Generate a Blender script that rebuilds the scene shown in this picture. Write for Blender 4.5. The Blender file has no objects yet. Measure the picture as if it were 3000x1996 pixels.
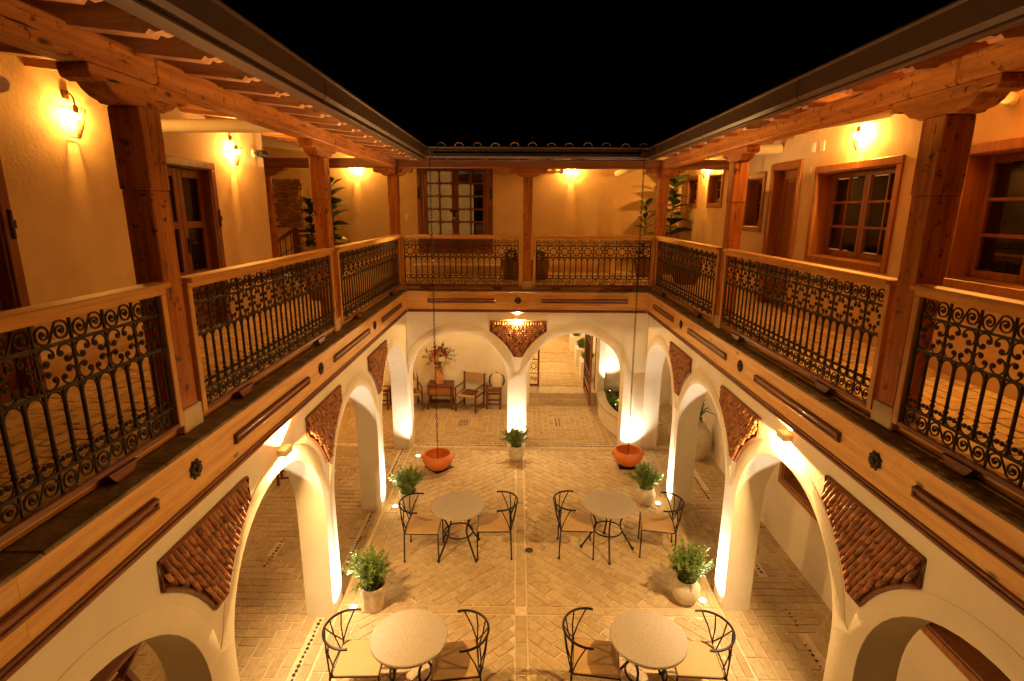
import bpy, bmesh, math, random
from mathutils import Vector, Matrix
random.seed(11)
R = math.radians
PI = math.pi
SC = bpy.context.scene
COL = SC.collection

# ------------------------------------------------------------------ camera
H = 4.85
PITCH, YAW, ROLL = .2355, -.0096, .0056
def cam_dir(px, up, d):
    cp, sp = math.cos(PITCH), math.sin(PITCH)
    yr, z = d*cp + up*sp, -d*sp + up*cp
    cy, sy = math.cos(YAW), math.sin(YAW)
    return Vector((px*cy + yr*sy, -px*sy + yr*cy, z))
cr, sr = math.cos(ROLL), math.sin(ROLL)
c_r, c_u, c_f = cam_dir(cr, sr, 0), cam_dir(-sr, cr, 0), cam_dir(0, 0, 1)
camd = bpy.data.cameras.new('camera')
cam = bpy.data.objects.new('camera', camd); COL.objects.link(cam)
m = Matrix.Identity(4)
for i in range(3):
    m[i][0], m[i][1], m[i][2] = c_r[i], c_u[i], -c_f[i]
m.translation = Vector((0, 0, H))
cam.matrix_world = m
camd.sensor_width = 36; camd.lens = 36*1590.8/3000
camd.clip_start = .02; camd.clip_end = 300
camd.dof.use_dof = True; camd.dof.focus_distance = 6.5; camd.dof.aperture_fstop = 4.5
SC.camera = cam

# ------------------------------------------------------------------ night sky, exposure
w = bpy.data.worlds.new('World'); SC.world = w; w.use_nodes = True
w.node_tree.nodes['Background'].inputs[0].default_value = (.35, .45, .8, 1)
w.node_tree.nodes['Background'].inputs[1].default_value = .0006
SC.view_settings.view_transform = 'Standard'
SC.view_settings.look = 'None'
SC.view_settings.exposure = 0.12
SC.view_settings.gamma = 1
SC.view_settings.use_curve_mapping = False
SC.cycles.max_bounces = 10; SC.cycles.diffuse_bounces = 6; SC.cycles.glossy_bounces = 3
SC.cycles.transparent_max_bounces = 12
SC.cycles.sample_clamp_indirect = 6
SC.cycles.caustics_reflective = False; SC.cycles.caustics_refractive = False

SCONCE_COL = (1, .445, .075); SCONCE_E = 3500
BOX_COL = (1, .60, .21); BOX_DOWN = 365; BOX_UP = 850
SPOT_COL = (1, .84, .64); SPOT_E = 300

# ------------------------------------------------------------------ helpers
WL = {}
def put(o, parent=None):
    COL.objects.link(o)
    if parent is not None: o.parent = parent
    return o
def tag(o, label=None, cat=None, group=None, kind=None):
    if label: o['label'] = label
    if cat: o['category'] = cat
    if group: o['group'] = group
    if kind: o['kind'] = kind
    elif label and cat: o['kind'] = 'thing'
    return o
def thing(name, label, cat, loc=(0, 0, 0), rz=0, group=None):
    o = bpy.data.objects.new(name, None); put(o)
    o.empty_display_size = .1
    o.location = loc; o.rotation_euler = (0, 0, rz)
    WL[o] = Vector(loc)
    return tag(o, label, cat, group)
def kids(o): return [c for c in o.children]
def copy_tree(o, parent=None):
    c = o.copy(); COL.objects.link(c)
    if parent is not None: c.parent = parent
    for ch in kids(o): copy_tree(ch, c)
    return c
def dup(o, loc, rz, label, group=None):
    c = copy_tree(o); c.location = loc; c.rotation_euler = (0, 0, rz); c['label'] = label
    if group: c['group'] = group
    return c
def inst(name, mesh, parent, loc=(0, 0, 0), rot=(0, 0, 0), sc=(1, 1, 1)):
    o = bpy.data.objects.new(name, mesh); put(o, parent)
    o.location = loc; o.rotation_euler = rot; o.scale = sc
    return o

class MB:
    def __init__(s, fn=None): s.v = []; s.f = []; s.fn = fn
    def add(s, vs, fs):
        b = len(s.v)
        s.v += [tuple(s.fn(*p)) if s.fn else tuple(p) for p in vs]
        s.f += [[i + b for i in f] for f in fs]
    def box(s, x0, x1, y0, y1, z0, z1, bev=0):
        lo, hi = (min(x0, x1), min(y0, y1), min(z0, z1)), (max(x0, x1), max(y0, y1), max(z0, z1))
        if bev <= 0:
            vs = [(hi[0] if i & 1 else lo[0], hi[1] if i & 2 else lo[1], hi[2] if i & 4 else lo[2]) for i in range(8)]
            s.add(vs, [(0, 2, 3, 1), (4, 5, 7, 6), (0, 1, 5, 4), (2, 6, 7, 3), (0, 4, 6, 2), (1, 3, 7, 5)]); return s
        b = min(bev, .45*min(hi[i] - lo[i] for i in range(3)))
        vs = []
        for i in range(8):
            for a in range(3):
                p = []
                for k in range(3):
                    up = (i >> k) & 1
                    e = hi[k] if up else lo[k]
                    if k != a: e += -b if up else b
                    p.append(e)
                vs.append(tuple(p))
        I = lambda c, a: c*3 + a
        fs = []
        for a in range(3):
            o1, o2 = [k for k in range(3) if k != a]
            for sgn in (0, 1):
                c0 = sgn << a
                fs.append([I(c0, a), I(c0 | 1 << o1, a), I(c0 | 1 << o1 | 1 << o2, a), I(c0 | 1 << o2, a)])
            for q in range(4):
                c0 = ((q & 1) << o1) | ((q >> 1) << o2)
                c1 = c0 | 1 << a
                fs.append([I(c0, o1), I(c1, o1), I(c1, o2), I(c0, o2)])
        for c in range(8): fs.append([I(c, 0), I(c, 1), I(c, 2)])
        s.add(vs, fs); return s
    def tube(s, pts, r, seg=6, closed=False, caps=True):
        P = [Vector(p) for p in pts]; n = len(P)
        rs = r if isinstance(r, (list, tuple)) else [r]*n
        T = []
        for i in range(n):
            a = P[(i - 1) % n] if (closed or i > 0) else P[i]
            b = P[(i + 1) % n] if (closed or i < n - 1) else P[i]
            t = (b - a); T.append(t.normalized() if t.length > 1e-9 else Vector((0, 0, 1)))
        up = Vector((0, 0, 1)) if abs(T[0].z) < .9 else Vector((1, 0, 0))
        nrm = (up - T[0]*up.dot(T[0])).normalized()
        vs = []; fs = []
        for i in range(n):
            if i: 
                nrm = nrm - T[i]*nrm.dot(T[i])
                nrm = nrm.normalized() if nrm.length > 1e-6 else Vector((1, 0, 0))
            bi = T[i].cross(nrm)
            for k in range(seg):
                a = 2*PI*k/seg
                vs.append(P[i] + (nrm*math.cos(a) + bi*math.sin(a))*rs[i])
        for i in range(n if closed else n - 1):
            j = (i + 1) % n
            for k in range(seg):
                l = (k + 1) % seg
                fs.append([i*seg + k, i*seg + l, j*seg + l, j*seg + k])
        if caps and not closed:
            fs.append(list(range(seg))[::-1]); fs.append([(n - 1)*seg + k for k in range(seg)])
        s.add(vs, fs); return s
    def prism(s, poly, h0, h1, axes='xzy'):
        # poly of 2-D points; axes says where (u, v, h) go
        n = len(poly); vs = []
        for h in (h0, h1):
            for (u, v) in poly:
                d = {axes[0]: u, axes[1]: v, axes[2]: h}
                vs.append((d['x'], d['y'], d['z']))
        fs = [list(range(n))[::-1], [n + i for i in range(n)]]
        for i in range(n):
            j = (i + 1) % n
            fs.append([i, j, n + j, n + i])
        s.add(vs, fs); return s
    def lathe(s, prof, c=(0, 0, 0), seg=24):
        vs = []; fs = []
        for (r, z) in prof:
            for k in range(seg):
                a = 2*PI*k/seg
                vs.append((c[0] + r*math.cos(a), c[1] + r*math.sin(a), c[2] + z))
        for i in range(len(prof) - 1):
            for k in range(seg):
                l = (k + 1) % seg
                fs.append([i*seg + k, i*seg + l, (i + 1)*seg + l, (i + 1)*seg + k])
        s.add(vs, fs); return s
    def ball(s, c, r, u=10, v=6, sq=(1, 1, 1)):
        pr = []
        vs = []; fs = []
        for j in range(v + 1):
            t = PI*j/v
            for i in range(u):
                a = 2*PI*i/u
                vs.append((c[0] + r*sq[0]*math.sin(t)*math.cos(a), c[1] + r*sq[1]*math.sin(t)*math.sin(a), c[2] + r*sq[2]*math.cos(t)))
        for j in range(v):
            for i in range(u):
                k = (i + 1) % u
                fs.append([j*u + i, j*u + k, (j + 1)*u + k, (j + 1)*u + i])
        s.add(vs, fs); return s
    def mesh(s, name, mat, off=(0, 0, 0), smooth=False, bevel=None, fix=True):
        me = bpy.data.meshes.new(name)
        ox, oy, oz = off
        me.from_pydata([(x - ox, y - oy, z - oz) for x, y, z in s.v], [], s.f)
        if fix or bevel:
            bm = bmesh.new(); bm.from_mesh(me)
            bmesh.ops.remove_doubles(bm, verts=bm.verts, dist=1e-5)
            if fix: bmesh.ops.recalc_face_normals(bm, faces=bm.faces)
            if bevel:
                off_, seg_, sel = bevel
                es = [e for e in bm.edges if sel(e)]
                bmesh.ops.bevel(bm, geom=es, offset=off_, segments=seg_, profile=.5, affect='EDGES')
            bm.to_mesh(me); bm.free()
        if mat: me.materials.append(mat)
        if smooth:
            me.polygons.foreach_set('use_smooth', [True]*len(me.polygons))
            me.set_sharp_from_angle(angle=R(38))
        me.update()
        return me
    def build(s, name, mat, parent=None, base=None, smooth=False, bevel=None, local=False, kind=None, fix=True):
        if local or (parent is None and base is None): off = Vector((0, 0, 0))
        elif parent is not None and base is None: off = WL.get(parent, Vector((0, 0, 0)))
        else: off = Vector(base)
        me = s.mesh(name, mat, off, smooth, bevel, fix)
        o = bpy.data.objects.new(name, me); put(o, parent)
        if parent is None:
            o.location = off; WL[o] = off
        else: WL[o] = off
        if kind: o['kind'] = kind
        return o

# ------------------------------------------------------------------ materials
def nodes(name):
    mt = bpy.data.materials.new(name); mt.use_nodes = True
    nt = mt.node_tree
    return mt, nt, nt.nodes['Principled BSDF']
def N(nt, t, **kw):
    n = nt.nodes.new(t)
    for k, v in kw.items():
        if k in n.inputs: n.inputs[k].default_value = v
        else: setattr(n, k, v)
    return n
def ramp(nt, fac, stops):
    r = nt.nodes.new('ShaderNodeValToRGB'); nt.links.new(fac, r.inputs[0])
    e = r.color_ramp.elements
    while len(e) < len(stops): e.new(.5)
    for i, (p, c) in enumerate(stops):
        e[i].position = p; e[i].color = (c, c, c, 1) if isinstance(c, (int, float)) else (*c, 1)
    return r.outputs[0]
def mix(nt, a, b, fac, mode='MIX'):
    n = nt.nodes.new('ShaderNodeMix'); n.data_type = 'RGBA'; n.blend_type = mode
    for i, x in ((0, fac), (6, a), (7, b)):
        if hasattr(x, 'is_output'): nt.links.new(x, n.inputs[i])
        elif i == 0: n.inputs[0].default_value = x
        else: n.inputs[i].default_value = (*x, 1) if len(x) == 3 else x
    return n.outputs[2]
def coord(nt, sc=(1, 1, 1), rnd=False, kind='Object'):
    tc = nt.nodes.new('ShaderNodeTexCoord'); mp = nt.nodes.new('ShaderNodeMapping')
    nt.links.new(tc.outputs[kind], mp.inputs[0]); mp.inputs['Scale'].default_value = sc
    if rnd:
        oi = nt.nodes.new('ShaderNodeObjectInfo'); mu = N(nt, 'ShaderNodeMath', operation='MULTIPLY'); mu.inputs[1].default_value = 37.0
        nt.links.new(oi.outputs['Random'], mu.inputs[0]); cb = nt.nodes.new('ShaderNodeCombineXYZ')
        for i in range(3): nt.links.new(mu.outputs[0], cb.inputs[i])
        nt.links.new(cb.outputs[0], mp.inputs['Location'])
    return mp.outputs[0]
def noise(nt, vec, scale, detail=4, rough=.55):
    n = N(nt, 'ShaderNodeTexNoise', Scale=scale, Detail=detail, Roughness=rough)
    nt.links.new(vec, n.inputs['Vector']); return n.outputs[0]
def bump(nt, bsdf, h, strength=.2, dist=.01):
    b = N(nt, 'ShaderNodeBump', Strength=strength, Distance=dist)
    nt.links.new(h, b.inputs['Height']); nt.links.new(b.outputs[0], bsdf.inputs['Normal'])
def piece_random(nt):
    oi = nt.nodes.new('ShaderNodeObjectInfo'); ge = nt.nodes.new('ShaderNodeNewGeometry')
    ad = N(nt, 'ShaderNodeMath', operation='ADD'); fr = N(nt, 'ShaderNodeMath', operation='FRACT')
    nt.links.new(oi.outputs['Random'], ad.inputs[0]); nt.links.new(ge.outputs['Random Per Island'], ad.inputs[1])
    nt.links.new(ad.outputs[0], fr.inputs[0]); return fr.outputs[0]

def plain(name, col, rough=.6, metal=0, var=.12, scale=12, bmp=.15, bscale=60, spec=.4, bdist=.004):
    mt, nt, b = nodes(name)
    v = coord(nt, rnd=True); n = noise(nt, v, scale)
    lo = tuple(c*(1 - var) for c in col); hi = tuple(min(1, c*(1 + var)) for c in col)
    nt.links.new(ramp(nt, n, [(.3, lo), (.7, hi)]), b.inputs['Base Color'])
    b.inputs['Roughness'].default_value = rough; b.inputs['Metallic'].default_value = metal
    b.inputs['Specular IOR Level'].default_value = spec
    if bmp: bump(nt, b, noise(nt, v, bscale, 3), bmp, bdist)
    return mt
def plaster(name, col, dirt=.12, stain=(.42, .27, .13)):
    mt, nt, b = nodes(name)
    v = coord(nt)
    big = noise(nt, v, 1.3, 6, .62); mid = noise(nt, v, 6, 5, .6)
    streak = noise(nt, coord(nt, (2.2, 2.2, .8)), 1.1, 5, .6)
    c = mix(nt, tuple(x*.9 for x in col), tuple(min(1, x*1.06) for x in col), ramp(nt, big, [(.3, 0), (.72, 1)]))
    c = mix(nt, c, stain, ramp(nt, mid, [(.4, 0), (.95, dirt*1.5)]))
    c = mix(nt, c, stain, ramp(nt, streak, [(.4, 0), (1.0, dirt*.9)]))
    nt.links.new(c, b.inputs['Base Color'])
    b.inputs['Roughness'].default_value = .82; b.inputs['Specular IOR Level'].default_value = .25
    ad = N(nt, 'ShaderNodeMath', operation='ADD')
    nt.links.new(mid, ad.inputs[0]); nt.links.new(noise(nt, v, 34, 4), ad.inputs[1])
    bump(nt, b, ad.outputs[0], .22, .012)
    return mt
def wood(name, col, dark, axis='z', rough=.5, knots=.5, cracks=0., grain=1., spec=.4):
    mt, nt, b = nodes(name)
    st = {'x': (.6, 9, 9), 'y': (9, .6, 9), 'z': (9, 9, .6)}[axis]
    v = coord(nt, tuple(s*grain for s in st), rnd=True)
    g1 = noise(nt, v, 2.2, 7, .65); g2 = noise(nt, v, 9, 5, .6)
    c = mix(nt, dark, col, ramp(nt, g1, [(.32, 0), (.62, 1)]))
    c = mix(nt, c, tuple(x*.55 for x in dark), ramp(nt, g2, [(.56, 0), (.8, .55)]))
    if knots:
        kv = coord(nt, {'x': (2.2, 5, 5), 'y': (5, 2.2, 5), 'z': (5, 5, 2.2)}[axis], rnd=True)
        vo = N(nt, 'ShaderNodeTexVoronoi', Scale=1.15); nt.links.new(kv, vo.inputs['Vector'])
        nz = noise(nt, kv, 5, 3)
        ad = N(nt, 'ShaderNodeMath', operation='MULTIPLY_ADD'); nt.links.new(nz, ad.inputs[0]); ad.inputs[1].default_value = .16
        nt.links.new(vo.outputs['Distance'], ad.inputs[2])
        c = mix(nt, c, tuple(x*.22 for x in dark), ramp(nt, ad.outputs[0], [(.13, knots), (.21, 0)]))
    if cracks:
        cv = coord(nt, tuple(s*1.6 for s in st), rnd=True)
        cn = noise(nt, cv, 3.2, 3, .5)
        c = mix(nt, c, tuple(x*.12 for x in dark), ramp(nt, cn, [(.66, 0), (.7, cracks)]))
        pn = noise(nt, coord(nt, rnd=True), 14, 4, .7)
        c = mix(nt, c, tuple(x*.2 for x in dark), ramp(nt, pn, [(.585, 0), (.66, cracks*.85)]))
    nt.links.new(c, b.inputs['Base Color'])
    b.inputs['Roughness'].default_value = rough; b.inputs['Specular IOR Level'].default_value = spec
    bump(nt, b, g2, .28, .006)
    return mt
def wood3(name, *a, **k): return {ax: wood(name + '_' + ax, *a, axis=ax, **k) for ax in 'xyz'}
def pieces(name, cols, rough=.8, nz=.2, bmp=.3, bscale=45, spec=.25, bdist=.006):
    mt, nt, b = nodes(name)
    r = nt.nodes.new('ShaderNodeValToRGB'); r.color_ramp.interpolation = 'LINEAR'
    nt.links.new(piece_random(nt), r.inputs[0])
    e = r.color_ramp.elements
    while len(e) < len(cols): e.new(.5)
    for i, c in enumerate(cols): e[i].position = i/(len(cols) - 1); e[i].color = (*c, 1)
    v = coord(nt, kind='Object', rnd=True); n = noise(nt, v, 16, 5, .65)
    c = mix(nt, r.outputs[0], ramp(nt, n, [(.3, 1 - nz*1.6), (.65, 1 + 0*nz)]), 1.0, 'MULTIPLY')
    nt.links.new(c, b.inputs['Base Color'])
    b.inputs['Roughness'].default_value = rough; b.inputs['Specular IOR Level'].default_value = spec
    bump(nt, b, noise(nt, v, bscale, 4), bmp, bdist)
    return mt
def emit(name, col, s):
    mt = bpy.data.materials.new(name); mt.use_nodes = True; nt = mt.node_tree
    nt.nodes.remove(nt.nodes['Principled BSDF'])
    e = N(nt, 'ShaderNodeEmission'); e.inputs[0].default_value = (*col, 1); e.inputs[1].default_value = s
    nt.links.new(e.outputs[0], nt.nodes['Material Output'].inputs[0]); return mt
def glass(name, tint=(.9, .9, .9), refl=.12):
    mt = bpy.data.materials.new(name); mt.use_nodes = True; nt = mt.node_tree
    nt.nodes.remove(nt.nodes['Principled BSDF'])
    t = N(nt, 'ShaderNodeBsdfTransparent'); t.inputs[0].default_value = (*tint, 1)
    g = N(nt, 'ShaderNodeBsdfGlossy'); g.inputs['Roughness'].default_value = .04
    f = N(nt, 'ShaderNodeFresnel', IOR=1.5)
    mx = N(nt, 'ShaderNodeMath', operation='ADD'); nt.links.new(f.outputs[0], mx.inputs[0]); mx.inputs[1].default_value = refl*.3
    ms = N(nt, 'ShaderNodeMixShader'); nt.links.new(mx.outputs[0], ms.inputs[0])
    nt.links.new(t.outputs[0], ms.inputs[1]); nt.links.new(g.outputs[0], ms.inputs[2])
    nt.links.new(ms.outputs[0], nt.nodes['Material Output'].inputs[0]); return mt
def woven(name, a, bcol, sc=130):
    mt, nt, b = nodes(name)
    v = coord(nt)
    w1 = N(nt, 'ShaderNodeTexWave', Scale=sc/20, Distortion=.3); w1.bands_direction = 'X'; nt.links.new(v, w1.inputs['Vector'])
    w2 = N(nt, 'ShaderNodeTexWave', Scale=sc/20, Distortion=.3); w2.bands_direction = 'Y'; nt.links.new(v, w2.inputs['Vector'])
    mu = N(nt, 'ShaderNodeMath', operation='MULTIPLY'); nt.links.new(w1.outputs[1], mu.inputs[0]); nt.links.new(w2.outputs[1], mu.inputs[1])
    nt.links.new(mix(nt, bcol, a, ramp(nt, mu.outputs[0], [(.05, 0), (.3, 1)])), b.inputs['Base Color'])
    b.inputs['Roughness'].default_value = .6
    bump(nt, b, mu.outputs[0], .5, .004); return mt
def granite(name):
    mt, nt, b = nodes(name)
    v = coord(nt)
    vo = N(nt, 'ShaderNodeTexVoronoi', Scale=150.); nt.links.new(v, vo.inputs['Vector'])
    n = noise(nt, v, 90, 3, .7)
    c = ramp(nt, n, [(.3, (.16, .12, .09)), (.44, (.36, .30, .235)), (.56, (.45, .38, .30)), (.72, (.22, .17, .125))])
    c2 = mix(nt, c, (.52, .46, .38), ramp(nt, vo.outputs['Distance'], [(.2, .35), (.5, 0)]))
    nt.links.new(c2, b.inputs['Base Color']); b.inputs['Roughness'].default_value = .35
    return mt
def leafmat(name, a, bcol, rough=.45):
    mt, nt, b = nodes(name)
    nt.links.new(mix(nt, a, bcol, piece_random(nt)), b.inputs['Base Color'])
    b.inputs['Roughness'].default_value = rough
    b.inputs['Subsurface Weight'].default_value = 0
    return mt

PLASTER_UP = plaster('cream_lime_plaster', (.74, .55, .31), .16)
PLASTER_LOW = plaster('pale_lime_plaster', (.80, .72, .57), .07)
PLASTER_CEIL = plaster('white_ceiling_paint', (.80, .74, .62), .05)
PINE = wood3('knotty_pine', (.78, .45, .135), (.58, .27, .058), rough=.42, knots=.9)
RAIL = wood3('pine_rail', (.74, .40, .10), (.52, .22, .042), rough=.5, knots=.7)
OLD = wood3('old_timber', (.54, .195, .042), (.28, .08, .016), rough=.66, knots=.95, cracks=1., spec=.2)
RAFT = wood3('rafter_timber', (.46, .2, .065), (.27, .095, .024), rough=.6, knots=.5, cracks=.4)
DARKW = wood3('dark_red_wood', (.17, .055, .02), (.09, .026, .01), rough=.45, knots=.2)
DOORW = wood3('door_wood', (.25, .085, .022), (.14, .042, .011), rough=.42, knots=.35)
CASE = wood3('window_casing_wood', (.38, .145, .034), (.24, .08, .018), rough=.4, knots=.45)
TRIM = wood3('red_brown_trim', (.24, .082, .022), (.14, .042, .012), rough=.4, knots=.2)
STONE = plain('ledge_stone', (.20, .145, .085), .85, var=.4, scale=7, bmp=.6, bscale=22, bdist=.02)
PLINTH = plain('plinth_stone', (.55, .42, .26), .8, var=.14, scale=9, bmp=.3, bscale=40)
IRON = plain('wrought_iron', (.042, .021, .009), .62, 0, var=.35, scale=40, bmp=.2, bscale=90, spec=.25)
CHAIRIRON = plain('chair_iron', (.022, .016, .012), .45, .5, var=.2, scale=50, bmp=.1)
GUTTER = plain('brown_gutter_metal', (.075, .038, .02), .42, .3, var=.1, scale=5, bmp=.03)
TILE = pieces('clay_scale_tiles', [(.13, .05, .028), (.50, .18, .06), (.24, .09, .045), (.62, .26, .09), (.38, .20, .11), (.54, .17, .05)], .62, .3)
ROOFTILE = pieces('barrel_roof_tiles', [(.30, .16, .09), (.42, .24, .14), (.26, .13, .08), (.36, .2, .12)], .85, .4)
BRICK = pieces('buff_paving_bricks', [(.53, .385, .205), (.58, .43, .24), (.51, .36, .19), (.60, .45, .26), (.555, .40, .215)], .85, .16, .35)
BRICK_UP = pieces('gallery_paving_bricks', [(.62, .43, .21), (.68, .48, .25), (.57, .38, .18), (.65, .45, .23)], .8, .26, .35)
WALLBRICK = pieces('rough_wall_bricks', [(.33, .17, .075), (.4, .22, .1), (.27, .13, .055), (.36, .2, .1)], .9, .4, .6, 30)
MORTAR = plain('lime_mortar', (.70, .56, .36), .9, var=.14, scale=10, bmp=.4, bscale=50)
PEBBLE = pieces('dark_pebbles', [(.05, .035, .022), (.12, .08, .05), (.03, .022, .015)], .5)
TERRA = plain('orange_terracotta', (.60, .165, .026), .55, var=.08, scale=8, bmp=.08, bscale=60)
POTSTONE = plain('pale_stone_pot', (.56, .47, .34), .8, var=.2, scale=9, bmp=.4, bscale=35)
POTDARK = plain('brown_clay_pot', (.19, .088, .036), .7, var=.15, scale=8, bmp=.15)
SOIL = plain('potting_soil', (.04, .025, .014), .95, var=.4, scale=60, bmp=.8, bscale=80)
GRANITE = granite('speckled_granite')
WOVEN = woven('woven_cane_seat', (.62, .40, .18), (.42, .24, .09), 520)
CANVAS = plain('tan_canvas', (.46, .29, .13), .85, var=.08, scale=30, bmp=.3, bscale=180)
PATCH = pieces('pale_patterned_cloth', [(.62, .52, .38), (.5, .4, .27)], .85)
FERN = leafmat('fern_green', (.10, .17, .022), (.24, .30, .06), .5)
LEAF = leafmat('glossy_leaf', (.028, .062, .012), (.075, .12, .024), .3)
BUSH = leafmat('dark_shrub_leaf', (.016, .035, .01), (.045, .07, .018), .5)
STEM = plain('woody_stem', (.14, .075, .03), .8, var=.2, scale=20)
WHITE = plain('white_enamel', (.78, .74, .66), .4, var=.03, bmp=0)
BLACK = plain('black_plastic', (.012, .011, .01), .4, var=.05, bmp=0)
BOXM = plain('cream_light_housing', (.76, .68, .54), .5, var=.04, bmp=.05)
GLASS = glass('window_glass')
ROOM = plain('unlit_room', (.05, .035, .022), .9, bmp=0)
CURTAIN = plain('glowing_cream_curtain', (.82, .66, .42), .85, var=.08, bmp=.2, bscale=90)
CURTAIN.node_tree.nodes['Principled BSDF'].inputs['Emission Color'].default_value = (1, .52, .14, 1)   # the cloth itself glows, standing in for dim room light
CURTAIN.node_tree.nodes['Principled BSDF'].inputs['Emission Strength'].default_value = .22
BULB = emit('lamp_bulb_glow', SCONCE_COL, SCONCE_E*1.5)
BULB_STRONG = emit('lamp_bulb_stronger_glow', SCONCE_COL, SCONCE_E*2.2)
BULB_DIM = emit('lamp_bulb_dimmer_glow', SCONCE_COL, SCONCE_E*.75)
LENS = emit('spot_lens_glow', (1, .8, .55), 30)
RUST = plain('sconce_wire', (.10, .042, .014), .5, .5, var=.2, bmp=0)

# ------------------------------------------------------------------ main dimensions
XL, XR, YB = -2.173, 2.554, 10.5          # courtyard faces of the balcony fascia
Y0 = -.8                                  # the side buildings run on past the camera
ZB, ZT, ZF, ZH = 2.90, 3.325, 3.40, 4.39  # fascia bottom and top, gallery floor, handrail
LW, RW, BW = -3.80, 3.98, 13.10           # gallery walls
def mapL(s, d, z): return (XL - d, s, z)
def mapR(s, d, z): return (XR + d, s, z)
def mapB(s, d, z): return (s, YB + d, z)
MAP = {'L': mapL, 'R': mapR, 'B': mapB}
AX = {'L': 'y', 'R': 'y', 'B': 'x'}
SIDE = {'L': 'left', 'R': 'right', 'B': 'back'}

# ================================================================== SETTING: grounds and floors
def clip_poly(poly, x0, x1, y0, y1):
    def cut(p, f, inter):
        out = []
        for i in range(len(p)):
            a, b = p[i], p[(i + 1) % len(p)]
            fa, fb = f(a), f(b)
            if fa >= 0: out.append(a)
            if (fa >= 0) != (fb >= 0):
                t = fa/(fa - fb); out.append((a[0] + (b[0] - a[0])*t, a[1] + (b[1] - a[1])*t))
        return out
    for f in (lambda p: p[0] - x0, lambda p: x1 - p[0], lambda p: p[1] - y0, lambda p: y1 - p[1]):
        poly = cut(poly, f, None)
        if len(poly) < 3: return []
    return poly
def area(p): return .5*abs(sum(p[i][0]*p[(i + 1) % len(p)][1] - p[(i + 1) % len(p)][0]*p[i][1] for i in range(len(p))))
def jit(p, a=.006): return [(x + random.uniform(-a, a), y + random.uniform(-a, a)) for x, y in p]
def diagonal(x0, x1, y0, y1, ang, L=.255, W=.118, g=.012):
    cx, cy = (x0 + x1)/2, (y0 + y1)/2; ca, sa = math.cos(ang), math.sin(ang)
    rad = math.hypot(x1 - x0, y1 - y0)/2 + L
    out = []; n = int(rad/(W + g)) + 1
    for j in range(-n, n + 1):
        off = random.uniform(-.02, .02) + (j % 2)*(L + g)/2
        k = int(rad/(L + g)) + 2
        for i in range(-k, k + 1):
            u, v = i*(L + g) + off, j*(W + g)
            p = [(u, v), (u + L, v), (u + L, v + W), (u, v + W)]
            p = clip_poly([(cx + a*ca - b*sa, cy + a*sa + b*ca) for a, b in jit(p)], x0, x1, y0, y1)
            if len(p) >= 3 and area(p) > .003: out.append(p)
    return out
def strip(x0, x1, y0, y1, along, L=.25, g=.012):
    out = []; a0, a1 = (x0, x1) if along == 'x' else (y0, y1)
    n = max(1, round((a1 - a0)/L)); st = (a1 - a0)/n
    for i in range(n):
        u0, u1 = a0 + i*st + g/2, a0 + (i + 1)*st - g/2
        p = [(u0, y0), (u1, y0), (u1, y1), (u0, y1)] if along == 'x' else [(x0, u0), (x1, u0), (x1, u1), (x0, u1)]
        out.append(jit(p, .004))
    return out
def rings(x0, x1, y0, y1, W=.115, g=.013, L=.25):
    out = []
    while x1 - x0 > W*1.2 and y1 - y0 > W*1.2:
        out += strip(x0, x1, y0, y0 + W, 'x', L) + strip(x0, x1, y1 - W, y1, 'x', L)
        if y1 - y0 > 3.2*W:
            out += strip(x0, x0 + W, y0 + W + g, y1 - W - g, 'y', L) + strip(x1 - W, x1, y0 + W + g, y1 - W - g, 'y', L)
        x0 += W + g; x1 -= W + g; y0 += W + g; y1 -= W + g
    return out
def rows(x0, x1, y0, y1, along='y', L=.26, W=.12, g=.012):
    out = []; b0, b1 = (x0, x1) if along == 'y' else (y0, y1)
    n = max(1, round((b1 - b0)/(W + g))); st = (b1 - b0)/n
    for j in range(n):
        v0, v1 = b0 + j*st + g/2, b0 + (j + 1)*st - g/2
        sh = (j % 2)*L/2
        if along == 'y': out += strip(v0, v1, y0 + sh, y1, 'y', L)
        else: out += strip(x0 + sh, x1, v0, v1, 'x', L)
    return out
def brick_mb(mb, p, z0, z1, rough=.004):
    n = len(p); cx = sum(q[0] for q in p)/n; cy = sum(q[1] for q in p)/n
    zt = z1 + random.uniform(-rough, rough*.6); tx, ty = random.uniform(-.01, .01), random.uniform(-.01, .01)
    k = 1 - .012/max(.05, math.sqrt(area(p)))
    vs = [(x, y, z0) for x, y in p] + [(x, y, zt - .005) for x, y in p] + \
         [(cx + (x - cx)*k, cy + (y - cy)*k, zt + (x - cx)*tx + (y - cy)*ty) for x, y in p]
    fs = [[2*n + i for i in range(n)]]
    for b in (0, n):
        for i in range(n):
            j = (i + 1) % n; fs.append([b + i, b + j, b + n + j, b + n + i])
    mb.add(vs, fs)
def pave(floor, polys, z0, z1, mat, n_single=0, near=None, name='brick'):
    if n_single:
        order = sorted(polys, key=lambda p: near(sum(q[0] for q in p)/len(p), sum(q[1] for q in p)/len(p)))
    else: order = list(polys)
    for p in order[:n_single]:
        b = MB(); cx = sum(q[0] for q in p)/len(p); cy = sum(q[1] for q in p)/len(p)
        brick_mb(b, [(x - cx, y - cy) for x, y in p], z0 - z1, 0)
        inst(name, b.mesh(name, mat, fix=True), floor, (cx - WL[floor].x, cy - WL[floor].y, z1 - WL[floor].z))
    rest = MB()
    for p in order[n_single:]: brick_mb(rest, p, z0, z1)
    if rest.v: rest.build('paving_bricks', mat, floor, kind='stuff')
def sheet(name, x0, x1, y0, y1, z, mat, th=.1):
    b = MB(); b.box(x0, x1, y0, y1, z - th, z)
    return b.build(name, mat, None, base=((x0 + x1)/2, (y0 + y1)/2, z), kind='structure')
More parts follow.
